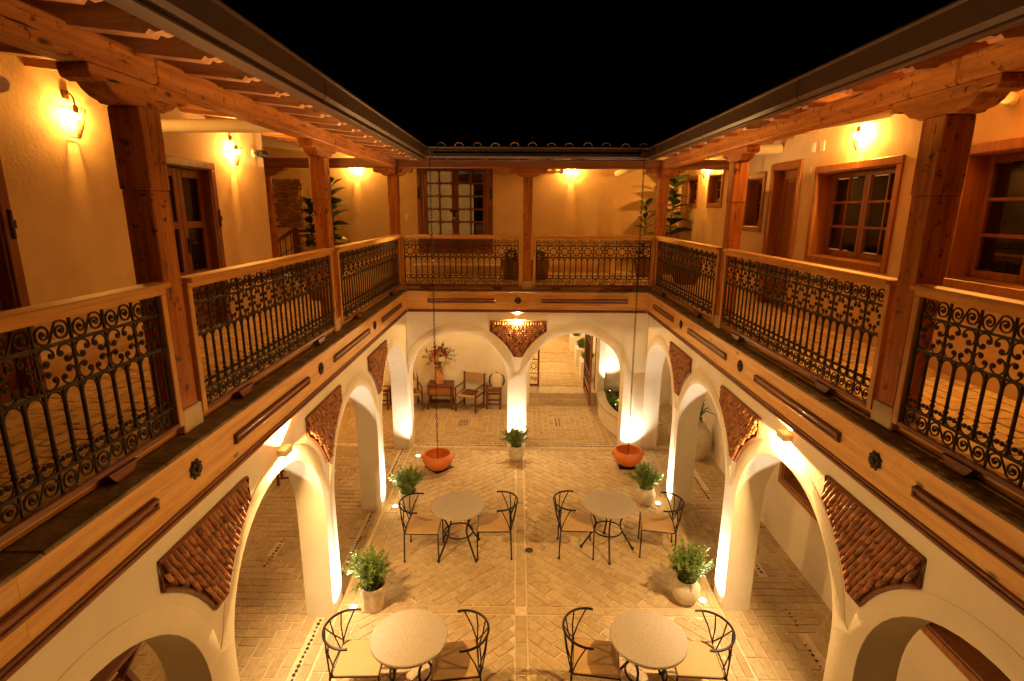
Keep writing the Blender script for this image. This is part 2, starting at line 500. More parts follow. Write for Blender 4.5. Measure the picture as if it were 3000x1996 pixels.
def vis(x, y):        # bricks that the frame cuts off come last
    d = math.hypot(x, y); return d + (50 if y < 4.05 else 0)

ground = sheet('ground', -40, 40, -30, 60, -.12, MORTAR)
court = sheet('courtyard_floor', -2.205, 2.585, Y0, 10.60, -.012, MORTAR, .1)
polys = []
for (y0, y1) in ((2.2, 5.72), (5.88, 10.42)):
    polys += diagonal(-1.93, -.01, y0, y1, R(43)) + diagonal(.16, 2.36, y0, y1, R(-43))
    polys += strip(-2.18, -2.07, y0, y1, 'y', .3) + strip(-2.055, -1.945, y0, y1, 'y', .3)
    polys += strip(2.375, 2.47, y0, y1, 'y', .3) + strip(2.48, 2.57, y0, y1, 'y', .3)
    polys += strip(.015, .135, y0, y1, 'y', .42)
polys += strip(-2.18, .0, 5.74, 5.86, 'x', .5) + strip(.15, 2.57, 5.74, 5.86, 'x', .5) + strip(-2.18, 2.57, 10.44, 10.55, 'x', .3)
pave(court, polys, -.014, 0, BRICK, 300, vis)
arc_l = sheet('arcade_floor', -4.7, -2.205, Y0, 10.60, -.012, MORTAR)
polys = []
for c0, c1 in ((1.03, 3.42), (3.43, 5.81), (5.82, 8.20), (8.21, 10.58)):
    polys += rings(-4.6, -2.43, c0, c1)
    polys += strip(-2.325, -2.215, c0, c1, 'y', .3)
pave(arc_l, polys, -.014, 0, BRICK, 240, vis)
arc_r = sheet('arcade_floor', 2.585, 4.02, Y0, 10.60, -.012, MORTAR)
polys = []
for c0, c1 in ((1.27, 3.63), (3.64, 5.99), (6.0, 8.35), (8.36, 10.58)):
    polys += rings(2.84, 3.97, c0, c1) + strip(2.6, 2.71, c0, c1, 'y', .3) + strip(2.72, 2.83, c0, c1, 'y', .3)
pave(arc_r, polys, -.014, 0, BRICK, 150, vis)
arc_b = sheet('arcade_floor', -4.7, 4.02, 10.60, 13.36, -.012, MORTAR)
polys = rings(-2.42, -.03, 10.76, 13.18) + rings(-.01, 2.02, 10.76, 13.3) + rings(-4.6, -2.44, 10.76, 13.18)
polys += rings(2.04, 3.97, 10.76, 13.3)
pave(arc_b, polys, -.014, 0, BRICK, 220, vis)
def pebbles(floor, pts, z=.0):
    b = MB()
    for (x, y) in pts:
        b.ball((x + random.uniform(-.006, .006), y + random.uniform(-.006, .006), z), random.uniform(.014, .022), 7, 4, (1, random.uniform(.7, 1.2), .45))
    b.build('pebbles', PEBBLE, floor, kind='stuff', smooth=True)
fr = lambda a, b, st: [a + i*st for i in range(int((b - a)/st))]
pebbles(arc_l, [(-2.36, y) for y in fr(2.0, 10.5, .062)] + [(-3.5 + .012*(i % 2), y) for i, y in enumerate(fr(6.6, 7.3, .07))] +
        [(-3.52, y) for y in fr(4.3, 4.95, .07)])
pebbles(arc_b, [(x, 10.67) for x in fr(-2.1, 2.5, .055)] + [(-1.32 + .055*i, 11.77 + .06*j) for i in range(4) for j in range(6)] +
        [(.93 + .08*i, 11.8 + .06*j) for i in range(2) for j in range(8)] + [(x, 13.26) for x in fr(.4, 2.0, .05)])
pebbles(arc_r, [(3.35, y) for y in fr(8.5, 9.4, .06)] + [(3.4, y) for y in fr(6.6, 7.2, .07)] + [(3.36, y) for y in fr(4.4, 5.4, .075)] +
        [(3.4 + .02*(i % 2), y) for i, y in enumerate(fr(5.6, 6.0, .07))])

# passage beyond the gate, a step higher
passage = sheet('passage_floor', -.8, 2.6, 13.36, 24.0, .255, MORTAR, .5)
pave(passage, rows(-.7, 2.5, 13.86, 21.0, 'x', .25, .11), .253, .268, BRICK)
slabs = strip(.34, 2.04, 13.32, 13.84, 'x', .57)
st = MB()
for p in slabs: brick_mb(st, p, .0, .27)
st.build('step', PLINTH, None, base=(1.2, 13.5, 0), kind='structure')
st = MB(); st.box(.34, 2.04, 13.22, 13.315, -.01, .14, .01)
st.build('step', PLINTH, None, base=(1.2, 13.27, 0), kind='structure')
pebbles(passage, [(x, y) for y in (13.95, 15.1, 16.3, 17.4) for x in fr(.3, 1.7, .06)], .27)

# ================================================================== ARCADE WALLS
def arch_pts(a, b, crown, n=26):
    c, r = (a + b)/2, (b - a)/2
    return [(c - r*math.cos(PI*i/n), crown - r + r*math.sin(PI*i/n)) for i in range(n + 1)]
def bottom_line(arches, s0, s1, zb, crown):
    p = [(s0, zb)]
    for a, b in arches: p += [(a, zb)] + arch_pts(a, b, crown) + [(b, zb)]
    return p + [(s1, zb)]
ARCH = {'L': ([(1.2, 3.26), (3.59, 5.65), (5.98, 8.05), (8.37, 10.45)], Y0, 10.87, 2.46),
        'R': ([(1.43, 3.47), (3.80, 5.84), (6.16, 8.20), (8.52, 10.54)], Y0, 10.87, 2.48),
        'B': ([(-2.18, -.19), (.20, 2.16)], -2.21, 2.591, 2.48)}
PANELS = {'L': (8.29, 5.87, 3.48), 'R': (8.34, 5.99, 3.60), 'B': (.02,)}
LOWL = {'L': 'left arcade wall of four pale plaster arches under the wooden fascia', 'R': 'right arcade wall of four pale plaster arches under the wooden fascia',
        'B': 'back arcade wall with two round plaster arches facing the courtyard'}
WALLOBJ = {}
for sd, (arches, s0, s1, crown) in ARCH.items():
    fn = MAP[sd]
    zt = 3.05
    core = MB(fn); poly = bottom_line(arches, s0, s1, -.02, crown) + [(s1, zt), (s0, zt)]
    core.prism([(s, z) for s, z in poly], .042, .37, 'xzy')
    o = core.build('arcade_wall', PLASTER_LOW, None, base=fn((s0 + s1)/2, .2, 0), smooth=True)
    tag(o, LOWL[sd], 'wall', 'arcade walls round the courtyard')
    WALLOBJ[sd] = o
    # raised plaster band round the arches and down the piers
    R1 = .165
    def top(s):
        z = crown - 1.0 + .16
        for a, b in arches:
            c, r = (a + b)/2, (b - a)/2 + R1
            if abs(s - c) < r: z = max(z, crown - (b - a)/2 + math.sqrt(r*r - (s - c)**2))
        return z
    n = 230
    tp = [(s0 + (s1 - s0)*i/n, top(s0 + (s1 - s0)*i/n)) for i in range(n + 1)]
    band = MB(fn); band.prism(bottom_line(arches, s0, s1, -.02, crown) + tp[::-1], .036, .0425, 'xzy')
    front = .036
    def fsel(e, fn=fn, sd=sd):
        ok = True
        for v in e.verts:
            d = {'L': XL - v.co.x, 'R': v.co.x - XR, 'B': v.co.y - YB}[sd]
            # mesh is local to its parent, so compare with the offset taken out
            if abs(d - fsel.d) > 1e-4: ok = False
        return ok and e.calc_face_angle(0) > .6
    off = WL[o]
    fsel.d = {'L': .036 + off.x, 'R': .036 - off.x, 'B': .036 - off.y}[sd]
    band.build('arch_band', PLASTER_LOW, o, smooth=True, bevel=(.0055, 2, fsel))

def tile_mesh(name):
    W, L, k = .046, .060, 6
    vs = []; fs = []
    rowz = [(.0, .001, 1.0), (.4, .012, 1.0), (.8, .027, .95), (1.0, .035, .65)]
    for (t, h, wd) in rowz:
        for i in range(k + 1):
            u = -1 + 2*i/k
            vs.append((u*W/2*wd, h + .011*(1 - u*u)*(1 if t < .9 else .8), -t*L))
    for j in range(len(rowz) - 1):
        for i in range(k): a = j*(k + 1) + i; fs.append((a, a + 1, a + k + 2, a + k + 1))
    b = len(vs)
    for i in range(k + 1): x, y, z = vs[(len(rowz) - 1)*(k + 1) + i]; vs.append((x*.9, .0, z + .008))
    for i in range(k): a = (len(rowz) - 1)*(k + 1) + i; fs.append((a, a + 1, b + i + 1, b + i))
    for e in (0, k):
        base = len(vs)
        for j in range(len(rowz)): x, y, z = vs[j*(k + 1) + e]; vs.append((x, 0, z))
        for j in range(len(rowz) - 1): fs.append((j*(k + 1) + e, (j + 1)*(k + 1) + e, base + j + 1, base + j))
    mb = MB(); mb.add(vs, fs); return mb.mesh(name, TILE, smooth=True)
TILEBED = plain('dark_tile_bed', (.07, .03, .016), .9)
TILEM = tile_mesh('tile')           # faces +y, hangs down -z
def panel_outline(inset=0.0):
    pts = []
    r = 1.252 + inset; cx, cz = 1.195, 1.45
    t0 = math.atan2(2.505 - cz, .545 - inset - cx); t1 = math.atan2(2.035 + inset*.8 - cz, .072 - inset*.4 - cx)
    a0 = math.acos(max(-1, min(1, (.545 - inset - cx)/r))); a1 = math.acos(max(-1, (.072 - inset*.4 - cx)/r))
    right = [(cx + r*math.cos(a0 + (a1 - a0)*i/9), cz + r*math.sin(a0 + (a1 - a0)*i/9)) for i in range(10)]
    pts = [(-.545 + inset, 2.70 - inset), (.545 - inset, 2.70 - inset)] + right
    pts += [(-x, z) for x, z in right[::-1]]
    return pts
def inside(p, poly):
    x, y = p; c = False
    for i in range(len(poly)):
        (x1, y1), (x2, y2) = poly[i], poly[i - 1]
        if (y1 > y) != (y2 > y) and x < (x2 - x1)*(y - y1)/(y2 - y1) + x1: c = not c
    return c
# rotation that turns the tile's +y outward normal to face the courtyard
ROT = {'L': -PI/2, 'R': PI/2, 'B': PI}
for sd, cs in PANELS.items():
    fn = MAP[sd]; par = WALLOBJ[sd]; single = 0
    for c in sorted(cs):
        base = fn(c, .034, 2.4)
        pl = MB(lambda s, d, z, c=c, fn=fn: fn(c + s, d, z)); pl.prism(panel_outline(.0), .034, .0418, 'xzy')
        po = MB(); po.v = pl.v; po.f = pl.f
        off = Vector(base)
        me = po.mesh('tile_panel', TILEBED, off)
        pob = inst('tile_panel', me, par, off - WL[par]); WL[pob] = off
        frm = MB(lambda s, d, z, c=c, fn=fn: fn(c + s, d, z))
        out = panel_outline(-.012)
        frm.tube([(s, .028, z) for s, z in out], .016, 4, closed=True)
        frm.build('frame', TRIM['x'], pob)
        lim = panel_outline(.012); tiles = []
        for j in range(17):
            z = 2.706 - j*.045
            for i in range(-11, 12):
                u = (i + .5*(j % 2))*.051
                if inside((u, z - .05), lim) and abs(u) < .53: tiles.append((u + random.uniform(-.004, .004), z + random.uniform(-.005, .005)))
        extra = MB()
        for (u, z) in tiles:
            lo = Vector(fn(c + u, .034, z)) - off
            rot = (random.uniform(-.06, .06), random.uniform(-.05, .05), ROT[sd] + random.uniform(-.06, .06))
            if single < 300:
                inst('tile', TILEM, pob, lo, rot); single += 1
            else:
                mtx = Matrix.Translation(lo) @ Matrix.Rotation(ROT[sd], 4, 'Z') @ Matrix.Rotation(rot[0], 4, 'X')
                extra.add([tuple(mtx @ v.co) for v in TILEM.vertices], [list(p.vertices) for p in TILEM.polygons])
        if extra.v:
            eo = extra.build('clay_tiles', TILE, pob, local=True, smooth=True, fix=False, kind='stuff')

# ================================================================== BALCONY FASCIA, LEDGE, FLOORS
FRAILS = {'L': [(8.51, 9.93), (6.18, 7.73), (3.86, 5.37), (1.4, 2.93)], 'R': [(8.72, 10.03), (6.41, 7.91), (4.00, 5.57), (1.6, 3.18)],
          'B': [(-1.76, -.43), (.46, 2.15)]}
MEDAL = {'L': (8.07, 5.75, 3.35), 'R': (8.30, 5.99, 3.58), 'B': (.01,)}
med = MB()
for k in range(8):
    a = 2*PI*k/8; med.ball((.04*math.cos(a), .006, .04*math.sin(a)), .021, 8, 5, (1, .6, 1))
    med.ball((.062*math.cos(a + PI/8), .004, .062*math.sin(a + PI/8)), .011, 6, 4, (1, .6, 1))
med.ball((0, .012, 0), .022, 10, 6, (1, .8, 1))
MEDM = med.mesh('medallion', IRON, smooth=True)
FEND = {'L': (Y0, YB), 'R': (Y0, YB), 'B': (XL, XR)}
for sd, (s0, s1) in FEND.items():
    fn = MAP[sd]; ax = AX[sd]
    mid = fn((s0 + s1)/2, 0, 3.1)
    t = thing('balcony_fascia', SIDE[sd] + ' balcony fascia of knotty pine with raised red-brown rails and iron rosettes', 'fascia', mid, group='pine fascias round the courtyard')
    e0, e1 = (s0, s1 + .03) if sd != 'B' else (s0, s1)
    cuts = [e0] + [e0 + (e1 - e0)*(i + 1)/(4 if sd != 'B' else 2) for i in range((4 if sd != 'B' else 2) - 1)] + [e1]
    for a, b in zip(cuts, cuts[1:]):
        MB(fn).box(a + .0008, b - .0008, 0, .034, 2.93, 3.288).build('board', PINE[ax], t)
    q = -.026 if sd != 'B' else 0
    m1 = MB(fn); k0, k1 = (e0, e1 - .056) if sd != 'B' else (e0 + .026, e1 - .026)
    m1.box(k0, k1, -.026, .034, 2.898, 2.928, .006); m1.box(k0, k1, -.016, .034, 2.9285, 2.952, .005)
    m1.build('moulding', TRIM[ax], t)
    m2 = MB(fn); m2.box(k0, k1, -.012, .034, 3.2885, 3.302, .004); m2.build('lip', PINE[ax], t)
    for a, b in FRAILS[sd]:
        r = MB(fn); r.box(a, b, -.016, -.0005, 3.078, 3.166, .006)
        r.box(a, b, -.036, -.0165, 3.132, 3.162, .010); r.box(a, b, -.03, -.0165, 3.082, 3.106, .009)
        r.box(a, a + .03, -.033, -.0165, 3.1065, 3.1315, .008); r.box(b - .03, b, -.033, -.0165, 3.1065, 3.1315, .008)
        r.build('raised_rail', TRIM[ax], t)
    for s in MEDAL[sd]:
        inst('medallion', MEDM, t, Vector(fn(s, -.004, 3.135)) - WL[t], (0, 0, ROT[sd]))
    # stone ledge in separate slabs
    tl = thing('stone_ledge', SIDE[sd] + ' ledge of rough dark stone slabs along the foot of the railing', 'ledge', fn((s0 + s1)/2, .08, 3.31), group='stone ledges under the railings')
    a = e0 if sd != 'B' else e0 + .03
    lim = (e1 - .06) if sd != 'B' else e1 - .03
    while a < lim - .02:
        b = min(lim, a + random.uniform(.75, 1.2))
        MB(fn).box(a + .002, b - .002, -.03 + random.uniform(-.004, .004), .165, 3.3025, 3.327 + random.uniform(-.003, .001), .006).build('slab', STONE, tl)
        a = b

gf = MB()
gf.box(-6.3, XL - .19, Y0, 13.1, 3.06, 3.386)
gl = gf.build('gallery_floor', PLASTER_CEIL, None, base=(-3.2, 5, 3.39), kind='structure')
pave(gl, rows(-3.79, XL - .20, Y0, 13.08, 'y') + rows(-6.2, -3.82, 8.9, 10.4, 'x'), 3.384, ZF, BRICK_UP)
gf = MB(); gf.box(XR + .19, 4.2, Y0, 13.7, 3.06, 3.386)
gr = gf.build('gallery_floor', PLASTER_CEIL, None, base=(3.3, 5, 3.39), kind='structure')
pave(gr, rows(XR + .20, 3.97, Y0, 13.6, 'y'), 3.384, ZF, BRICK_UP)
gf = MB(); gf.box(XL - .189, XR + .189, YB + .19, 13.7, 3.06, 3.386)
gb = gf.build('gallery_floor', PLASTER_CEIL, None, base=(0, 12, 3.39), kind='structure')
pave(gb, rows(XL - .18, XR + .18, YB + .20, 13.08, 'x'), 3.384, ZF, BRICK_UP)
for sd, (s0, s1) in FEND.items():
    fn = MAP[sd]; a, b = (s0, s1 + .17) if sd != 'B' else (s0 - .17, s1 + .17)
    o = MB(fn).box(a, b, .168, .187, 3.3275, 3.398, .004).build('kerb_board', RAIL[AX[sd]], None, base=fn((a + b)/2, .18, 3.33))
    tag(o, SIDE[sd] + ' kerb board of pale pine edging the gallery floor behind the railing', 'board', 'kerb boards under the railings')

# ================================================================== UPPER WALLS
def wall_grid(mb, s0, s1, z0, z1, d0, d1, opens):
    ss = sorted({s0, s1, *[o[0] for o in opens], *[o[1] for o in opens]}); zs = sorted({z0, z1, *[o[2] for o in opens], *[o[3] for o in opens]})
    def solid(i, j):
        if not (0 <= i < len(ss) - 1 and 0 <= j < len(zs) - 1): return False
        cs, cz = (ss[i] + ss[i + 1])/2, (zs[j] + zs[j + 1])/2
        return not any(o[0] < cs < o[1] and o[2] < cz < o[3] for o in opens)
    for i in range(len(ss) - 1):
        for j in range(len(zs) - 1):
            if not solid(i, j): continue
            a, b, c, d = ss[i], ss[i + 1], zs[j], zs[j + 1]
            for dd in (d0, d1): mb.add([(a, dd, c), (b, dd, c), (b, dd, d), (a, dd, d)], [(0, 1, 2, 3)])
            if not solid(i - 1, j): mb.add([(a, d0, c), (a, d1, c), (a, d1, d), (a, d0, d)], [(0, 1, 2, 3)])
            if not solid(i + 1, j): mb.add([(b, d0, c), (b, d1, c), (b, d1, d), (b, d0, d)], [(0, 1, 2, 3)])
            if not solid(i, j - 1): mb.add([(a, d0, c), (b, d0, c), (b, d1, c), (a, d1, c)], [(0, 1, 2, 3)])
            if not solid(i, j + 1): mb.add([(a, d0, d), (b, d0, d), (b, d1, d), (a, d1, d)], [(0, 1, 2, 3)])
def casing(fn, ax, s0, s1, z0, z1, d, wd=.085, depth=.2, sill=True):
    # outer casing edges given; lining runs into the wall
    b = MB(fn); i0, i1, j1 = s0 + wd, s1 - wd, z1 - wd
    j0 = z0 + wd if sill else z0
    b.box(s0, s1, d - .03, d + .002, j1, z1, .006)
    b.box(s0, i0, d - .028, d + .002, z0, j1 - .001, .006); b.box(i1, s1, d - .028, d + .002, z0, j1 - .001, .006)
    if sill: b.box(i0 + .001, i1 - .001, d - .032, d + .002, z0, j0, .006)
    b.box(i0 - .012, i0 + .012, d + .003, d + depth, j0, j1 - .013); b.box(i1 - .012, i1 + .012, d + .003, d + depth, j0, j1 - .013)
    b.box(i0 - .012, i1 + .012, d + .003, d + depth, j1 - .012, j1 + .012)
    if sill: b.box(i0 + .013, i1 - .013, d + .003, d + depth, j0 - .012, j0 + .010)
    return b, (i0 + .013, i1 - .013, j0 + (.011 if sill else 0), j1 - .013)
def curtain_mb(fn, s0, s1, z0, z1, d, waves=5, amp=.02):
    b = MB(fn); n = waves*8
    vs = []; fs = []
    for i in range(n + 1):
        u = i/n; s = s0 + (s1 - s0)*u; dd = d + amp*math.sin(u*waves*2*PI) + .006*math.sin(u*waves*5.3)
        vs += [(s, dd, z0), (s, dd, z1)]
    for i in range(n): fs.append((2*i, 2*i + 2, 2*i + 3, 2*i + 1))
    b.add(vs, fs); return b
def sash_window(fn, ax, wall, s0, s1, z0, z1, d, cols, nrows, leaves=1, curtains=(), depth=.18, fr=.06, mun=.03, label=None, room=True, cmat=None):
    cb, (a, b, c, e) = casing(fn, ax, s0, s1, z0, z1, d, depth=depth)
    win = cb.build('window', CASE['z'], wall)
    if label: win['label'] = label
    dp = d + depth - .05
    lw = (b - a)/leaves
    for k in range(leaves):
        a0, a1 = a + k*lw + .002, a + (k + 1)*lw - .002
        s = MB(fn)
        s.box(a0, a0 + fr, dp, dp + .045, c, e, .005); s.box(a1 - fr, a1, dp, dp + .045, c, e, .005)
        s.box(a0 + fr + .0005, a1 - fr - .0005, dp, dp + .045, c, c + fr*1.2, .005); s.box(a0 + fr + .0005, a1 - fr - .0005, dp, dp + .045, e - fr, e, .005)
        x0, x1, y0, y1 = a0 + fr, a1 - fr, c + fr*1.2, e - fr
        for i in range(1, cols): x = x0 + (x1 - x0)*i/cols; s.box(x - mun/2, x + mun/2, dp + .004, dp + .04, y0, y1, .004)
        for j in range(1, nrows): y = y0 + (y1 - y0)*j/nrows; s.box(x0, x1, dp + .002, dp + .042, y - mun/2, y + mun/2, .004)
        so = s.build('sash', DOORW['z'], win)
        for i in range(cols):
            for j in range(nrows):
                p = MB(fn); p.box(x0 + (x1 - x0)*i/cols + mun/2, x0 + (x1 - x0)*(i + 1)/cols - mun/2, dp + .018, dp + .024,
                                  y0 + (y1 - y0)*j/nrows + mun/2, y0 + (y1 - y0)*(j + 1)/nrows - mun/2)
                p.build('pane', GLASS, win)
    for (u0, u1) in curtains:
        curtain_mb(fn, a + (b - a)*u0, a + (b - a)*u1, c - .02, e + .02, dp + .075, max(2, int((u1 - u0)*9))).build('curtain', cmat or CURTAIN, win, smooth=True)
    if room:
        r = MB(fn)
        r.box(a - .3, b + .3, dp + 1.0, dp + 1.05, c - .3, e + .3)
        r.box(a - .3, a - .28, dp + .16, dp + 1.0, c - .3, e + .3); r.box(b + .28, b + .3, dp + .16, dp + 1.0, c - .3, e + .3)
        r.build('room_wall', ROOM, win)
    return win
HANDLE = lambda fn, s, z, d: MB(fn).box(s - .015, s + .015, d - .02, d, z - .09, z + .09, .004).box(s - .02, s + .10, d - .06, d - .035, z + .02, z + .045, .008).box(s - .012, s + .012, d - .06, d - .0, z + .02, z + .045, .004)

dL, dR, dB = XL - LW, RW - XR, BW - YB
gw = {}
b = MB(mapL); wall_grid(b, Y0, 8.45, 3.39, 6.35, dL, dL + .4, [(3.05, 4.035, 3.39, 5.315), (5.915, 6.935, 3.39, 5.315)])
gw['L'] = tag(b.build('gallery_wall', PLASTER_UP, None, base=mapL(4, dL, 3.4)), 'left gallery wall of warm cream plaster with two wooden doors', 'wall', 'plastered gallery walls')
b = MB(mapR); wall_grid(b, Y0, 13.7, 3.39, 6.3, dR, dR + .4,
    [(3.285, 5.085, 4.265, 5.345), (5.995, 7.525, 4.285, 5.345), (8.075, 8.845, 3.39, 5.475), (9.195, 9.785, 4.605, 5.385), (11.065, 11.725, 5.005, 5.545), (12.535, 13.195, 5.005, 5.545)])
gw['R'] = tag(b.build('gallery_wall', PLASTER_UP, None, base=mapR(6, dR, 3.4)), 'right gallery wall of warm cream plaster with windows and a panelled door', 'wall', 'plastered gallery walls')
b = MB(mapB); wall_grid(b, -6.3, 2.32, 3.39, 6.45, dB, dB + .6, [(-2.275, -.675, 3.925, 5.935)])
gw['B'] = tag(b.build('gallery_wall', PLASTER_UP, None, base=mapB(-1, dB, 3.4)), 'back gallery wall of cream plaster behind tall glazed double doors', 'wall', 'plastered gallery walls')
b = MB(); b.box(2.325, 3.975, 13.71, 13.95, 3.39, 6.4)
tag(b.build('gallery_wall', PLASTER_UP, None, base=(3.1, 13.8, 3.4)), 'short recessed plaster wall in the back right corner behind the potted plants', 'wall', 'plastered gallery walls')
b = MB(); b.box(-6.6, -6.3, 8.4, 13.1, 3.0, 6.5); b.box(-6.3, -4.205, 8.05, 8.44, 3.39, 6.5)
tag(b.build('stair_wall', PLASTER_UP, None, base=(-6.3, 10, 3.4)), 'plaster wall enclosing the stairwell beyond the left gallery', 'wall')

# patch of bare bricks left open in the back wall
bp = MB(); bp.box(-5.72, -5.05, 13.085, 13.0995, 4.40, 5.50)
bpo = bp.build('brick_patch', MORTAR, gw['B'])
z = 4.41; rowi = 0
while z < 5.50:
    h = random.choice((.085, .095, .075)); s = -5.75 + (.12 if rowi % 2 else 0) - random.uniform(0, .06)
    while s < -5.04:
        L = random.choice((.28, .2, .24, .14)); e = min(s + L, -5.05 + random.uniform(-.03, .04))
        if e - s > .05:
            q = MB(); q.box(s + .006, e - .008, 13.052 + random.uniform(-.012, .008), 13.084, z + .006 + random.uniform(-.004, .004), min(z + h, 5.54) - .006, .012)
            q.build('brick', WALLBRICK, bpo)
        s += L
    z += h; rowi += 1

# windows and door of the right wall
fn = mapR
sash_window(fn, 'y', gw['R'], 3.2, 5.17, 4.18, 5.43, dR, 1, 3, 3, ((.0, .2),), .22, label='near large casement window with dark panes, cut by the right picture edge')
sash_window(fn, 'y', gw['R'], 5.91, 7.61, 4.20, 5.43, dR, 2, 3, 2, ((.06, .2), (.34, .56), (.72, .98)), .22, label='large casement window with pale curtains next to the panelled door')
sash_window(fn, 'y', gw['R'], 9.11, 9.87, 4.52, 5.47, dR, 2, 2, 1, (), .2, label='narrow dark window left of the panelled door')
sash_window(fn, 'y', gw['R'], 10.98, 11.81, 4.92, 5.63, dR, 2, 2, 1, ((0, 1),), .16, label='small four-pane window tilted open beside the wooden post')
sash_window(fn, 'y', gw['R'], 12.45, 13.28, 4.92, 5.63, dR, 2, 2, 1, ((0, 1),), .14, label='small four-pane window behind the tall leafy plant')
def panel_leaf(fn, a, b, c, e, dp, rails, frame=.11, th=.045, mat=None):
    s = MB(fn)
    s.box(a, a + frame, dp, dp + th, c, e, .006); s.box(b - frame, b, dp, dp + th, c, e, .006)
    for (r0, r1) in rails: s.box(a + frame + .0005, b - frame - .0005, dp, dp + th, r0, r1, .006)
    for (r0, r1), (q0, q1) in zip(rails, rails[1:]):
        s.box(a + frame - .01, b - frame + .01, dp + .02, dp + th - .004, r1 - .005, q0 + .005)
        s.box(a + frame + .04, b - frame - .04, dp + .008, dp + .02, r1 + .04, q0 - .04, .012)
    return s
cb, (a, b_, c, e) = casing(fn, 'y', 7.99, 8.93, ZF, 5.56, dR, .085, .2, False)
dr = cb.build('door', CASE['z'], gw['R']); dr['label'] = 'panelled wooden door between the large and the narrow window'
panel_leaf(fn, a + .003, b_ - .003, c + .004, e - .003, dR + .14, [(c + .004, c + .2), (4.1, 4.2), (4.42, 4.5), (e - .12, e - .003)], .1).build('leaf', CASE['z'], dr)
HANDLE(fn, 8.2, 4.42, dR + .14).build('handle', IRON, dr)
# doors of the left wall
fn = mapL
for (s0, s1, lab) in ((2.97, 4.12, 'near double door cut by the left picture edge'), (5.83, 7.02, 'double door with tall dark panes behind the nearest left post')):
    cb, (a, b_, c, e) = casing(fn, 'y', s0, s1, ZF, 5.40, dL, .085, .2, False)
    dr = cb.build('door', DOORW['z'], gw['L']); dr['label'] = lab
    mid = (a + b_)/2
    for k, (p, q) in enumerate(((a + .002, mid - .002), (mid + .002, b_ - .002))):
        s = MB(fn); dp = dL + .1; f = .085
        s.box(p, p + f, dp, dp + .05, c + .004, e - .003, .006); s.box(q - f, q, dp, dp + .05, c + .004, e - .003, .006)
        for r0, r1 in ((c + .004, c + .13), (c + .62, c + .72), (4.62, 4.70), (e - .1, e - .003)): s.box(p + f + .0005, q - f - .0005, dp, dp + .05, r0, r1, .006)
        s.box(p + f - .01, q - f + .01, dp + .018, dp + .04, c + .12, c + .63)
        lf = s.build('leaf', DOORW['z'], dr)
        for r0, r1 in ((c + .72, 4.62), (4.70, e - .1)):
            MB(fn).box(p + f, q - f, dp + .022, dp + .028, r0, r1).build('pane', GLASS, dr)
        curtain_mb(fn, p + f + .02 + .1*k, q - f, c + .7, e - .1, dp + .09, 3, .012).build('curtain', plain('brown_curtain', (.12, .06, .028), .9, bmp=0), dr, smooth=True)
    HANDLE(fn, mid + .05, 4.42, dL + .1).build('handle', IRON, dr)
    MB(fn).box(s1 - .05, s1 - .02, dL - .05, dL - .031, 4.62, 4.84, .006).box(s1 - .06, s1 - .01, dL - .055, dL - .05, 4.70, 4.76, .004).build('bracket', IRON, dr)
    r = MB(fn); r.box(s0 - .2, s1 + .2, dL + .9, dL + .95, 3.3, 5.7); r.build('room_wall', ROOM, dr)
BLIND = plain('glowing_tan_blind', (.62, .42, .18), .8, var=.1)
BLIND.node_tree.nodes['Principled BSDF'].inputs['Emission Color'].default_value = (1, .5, .11, 1)   # glow put into the blind in place of light from the room
BLIND.node_tree.nodes['Principled BSDF'].inputs['Emission Strength'].default_value = .16
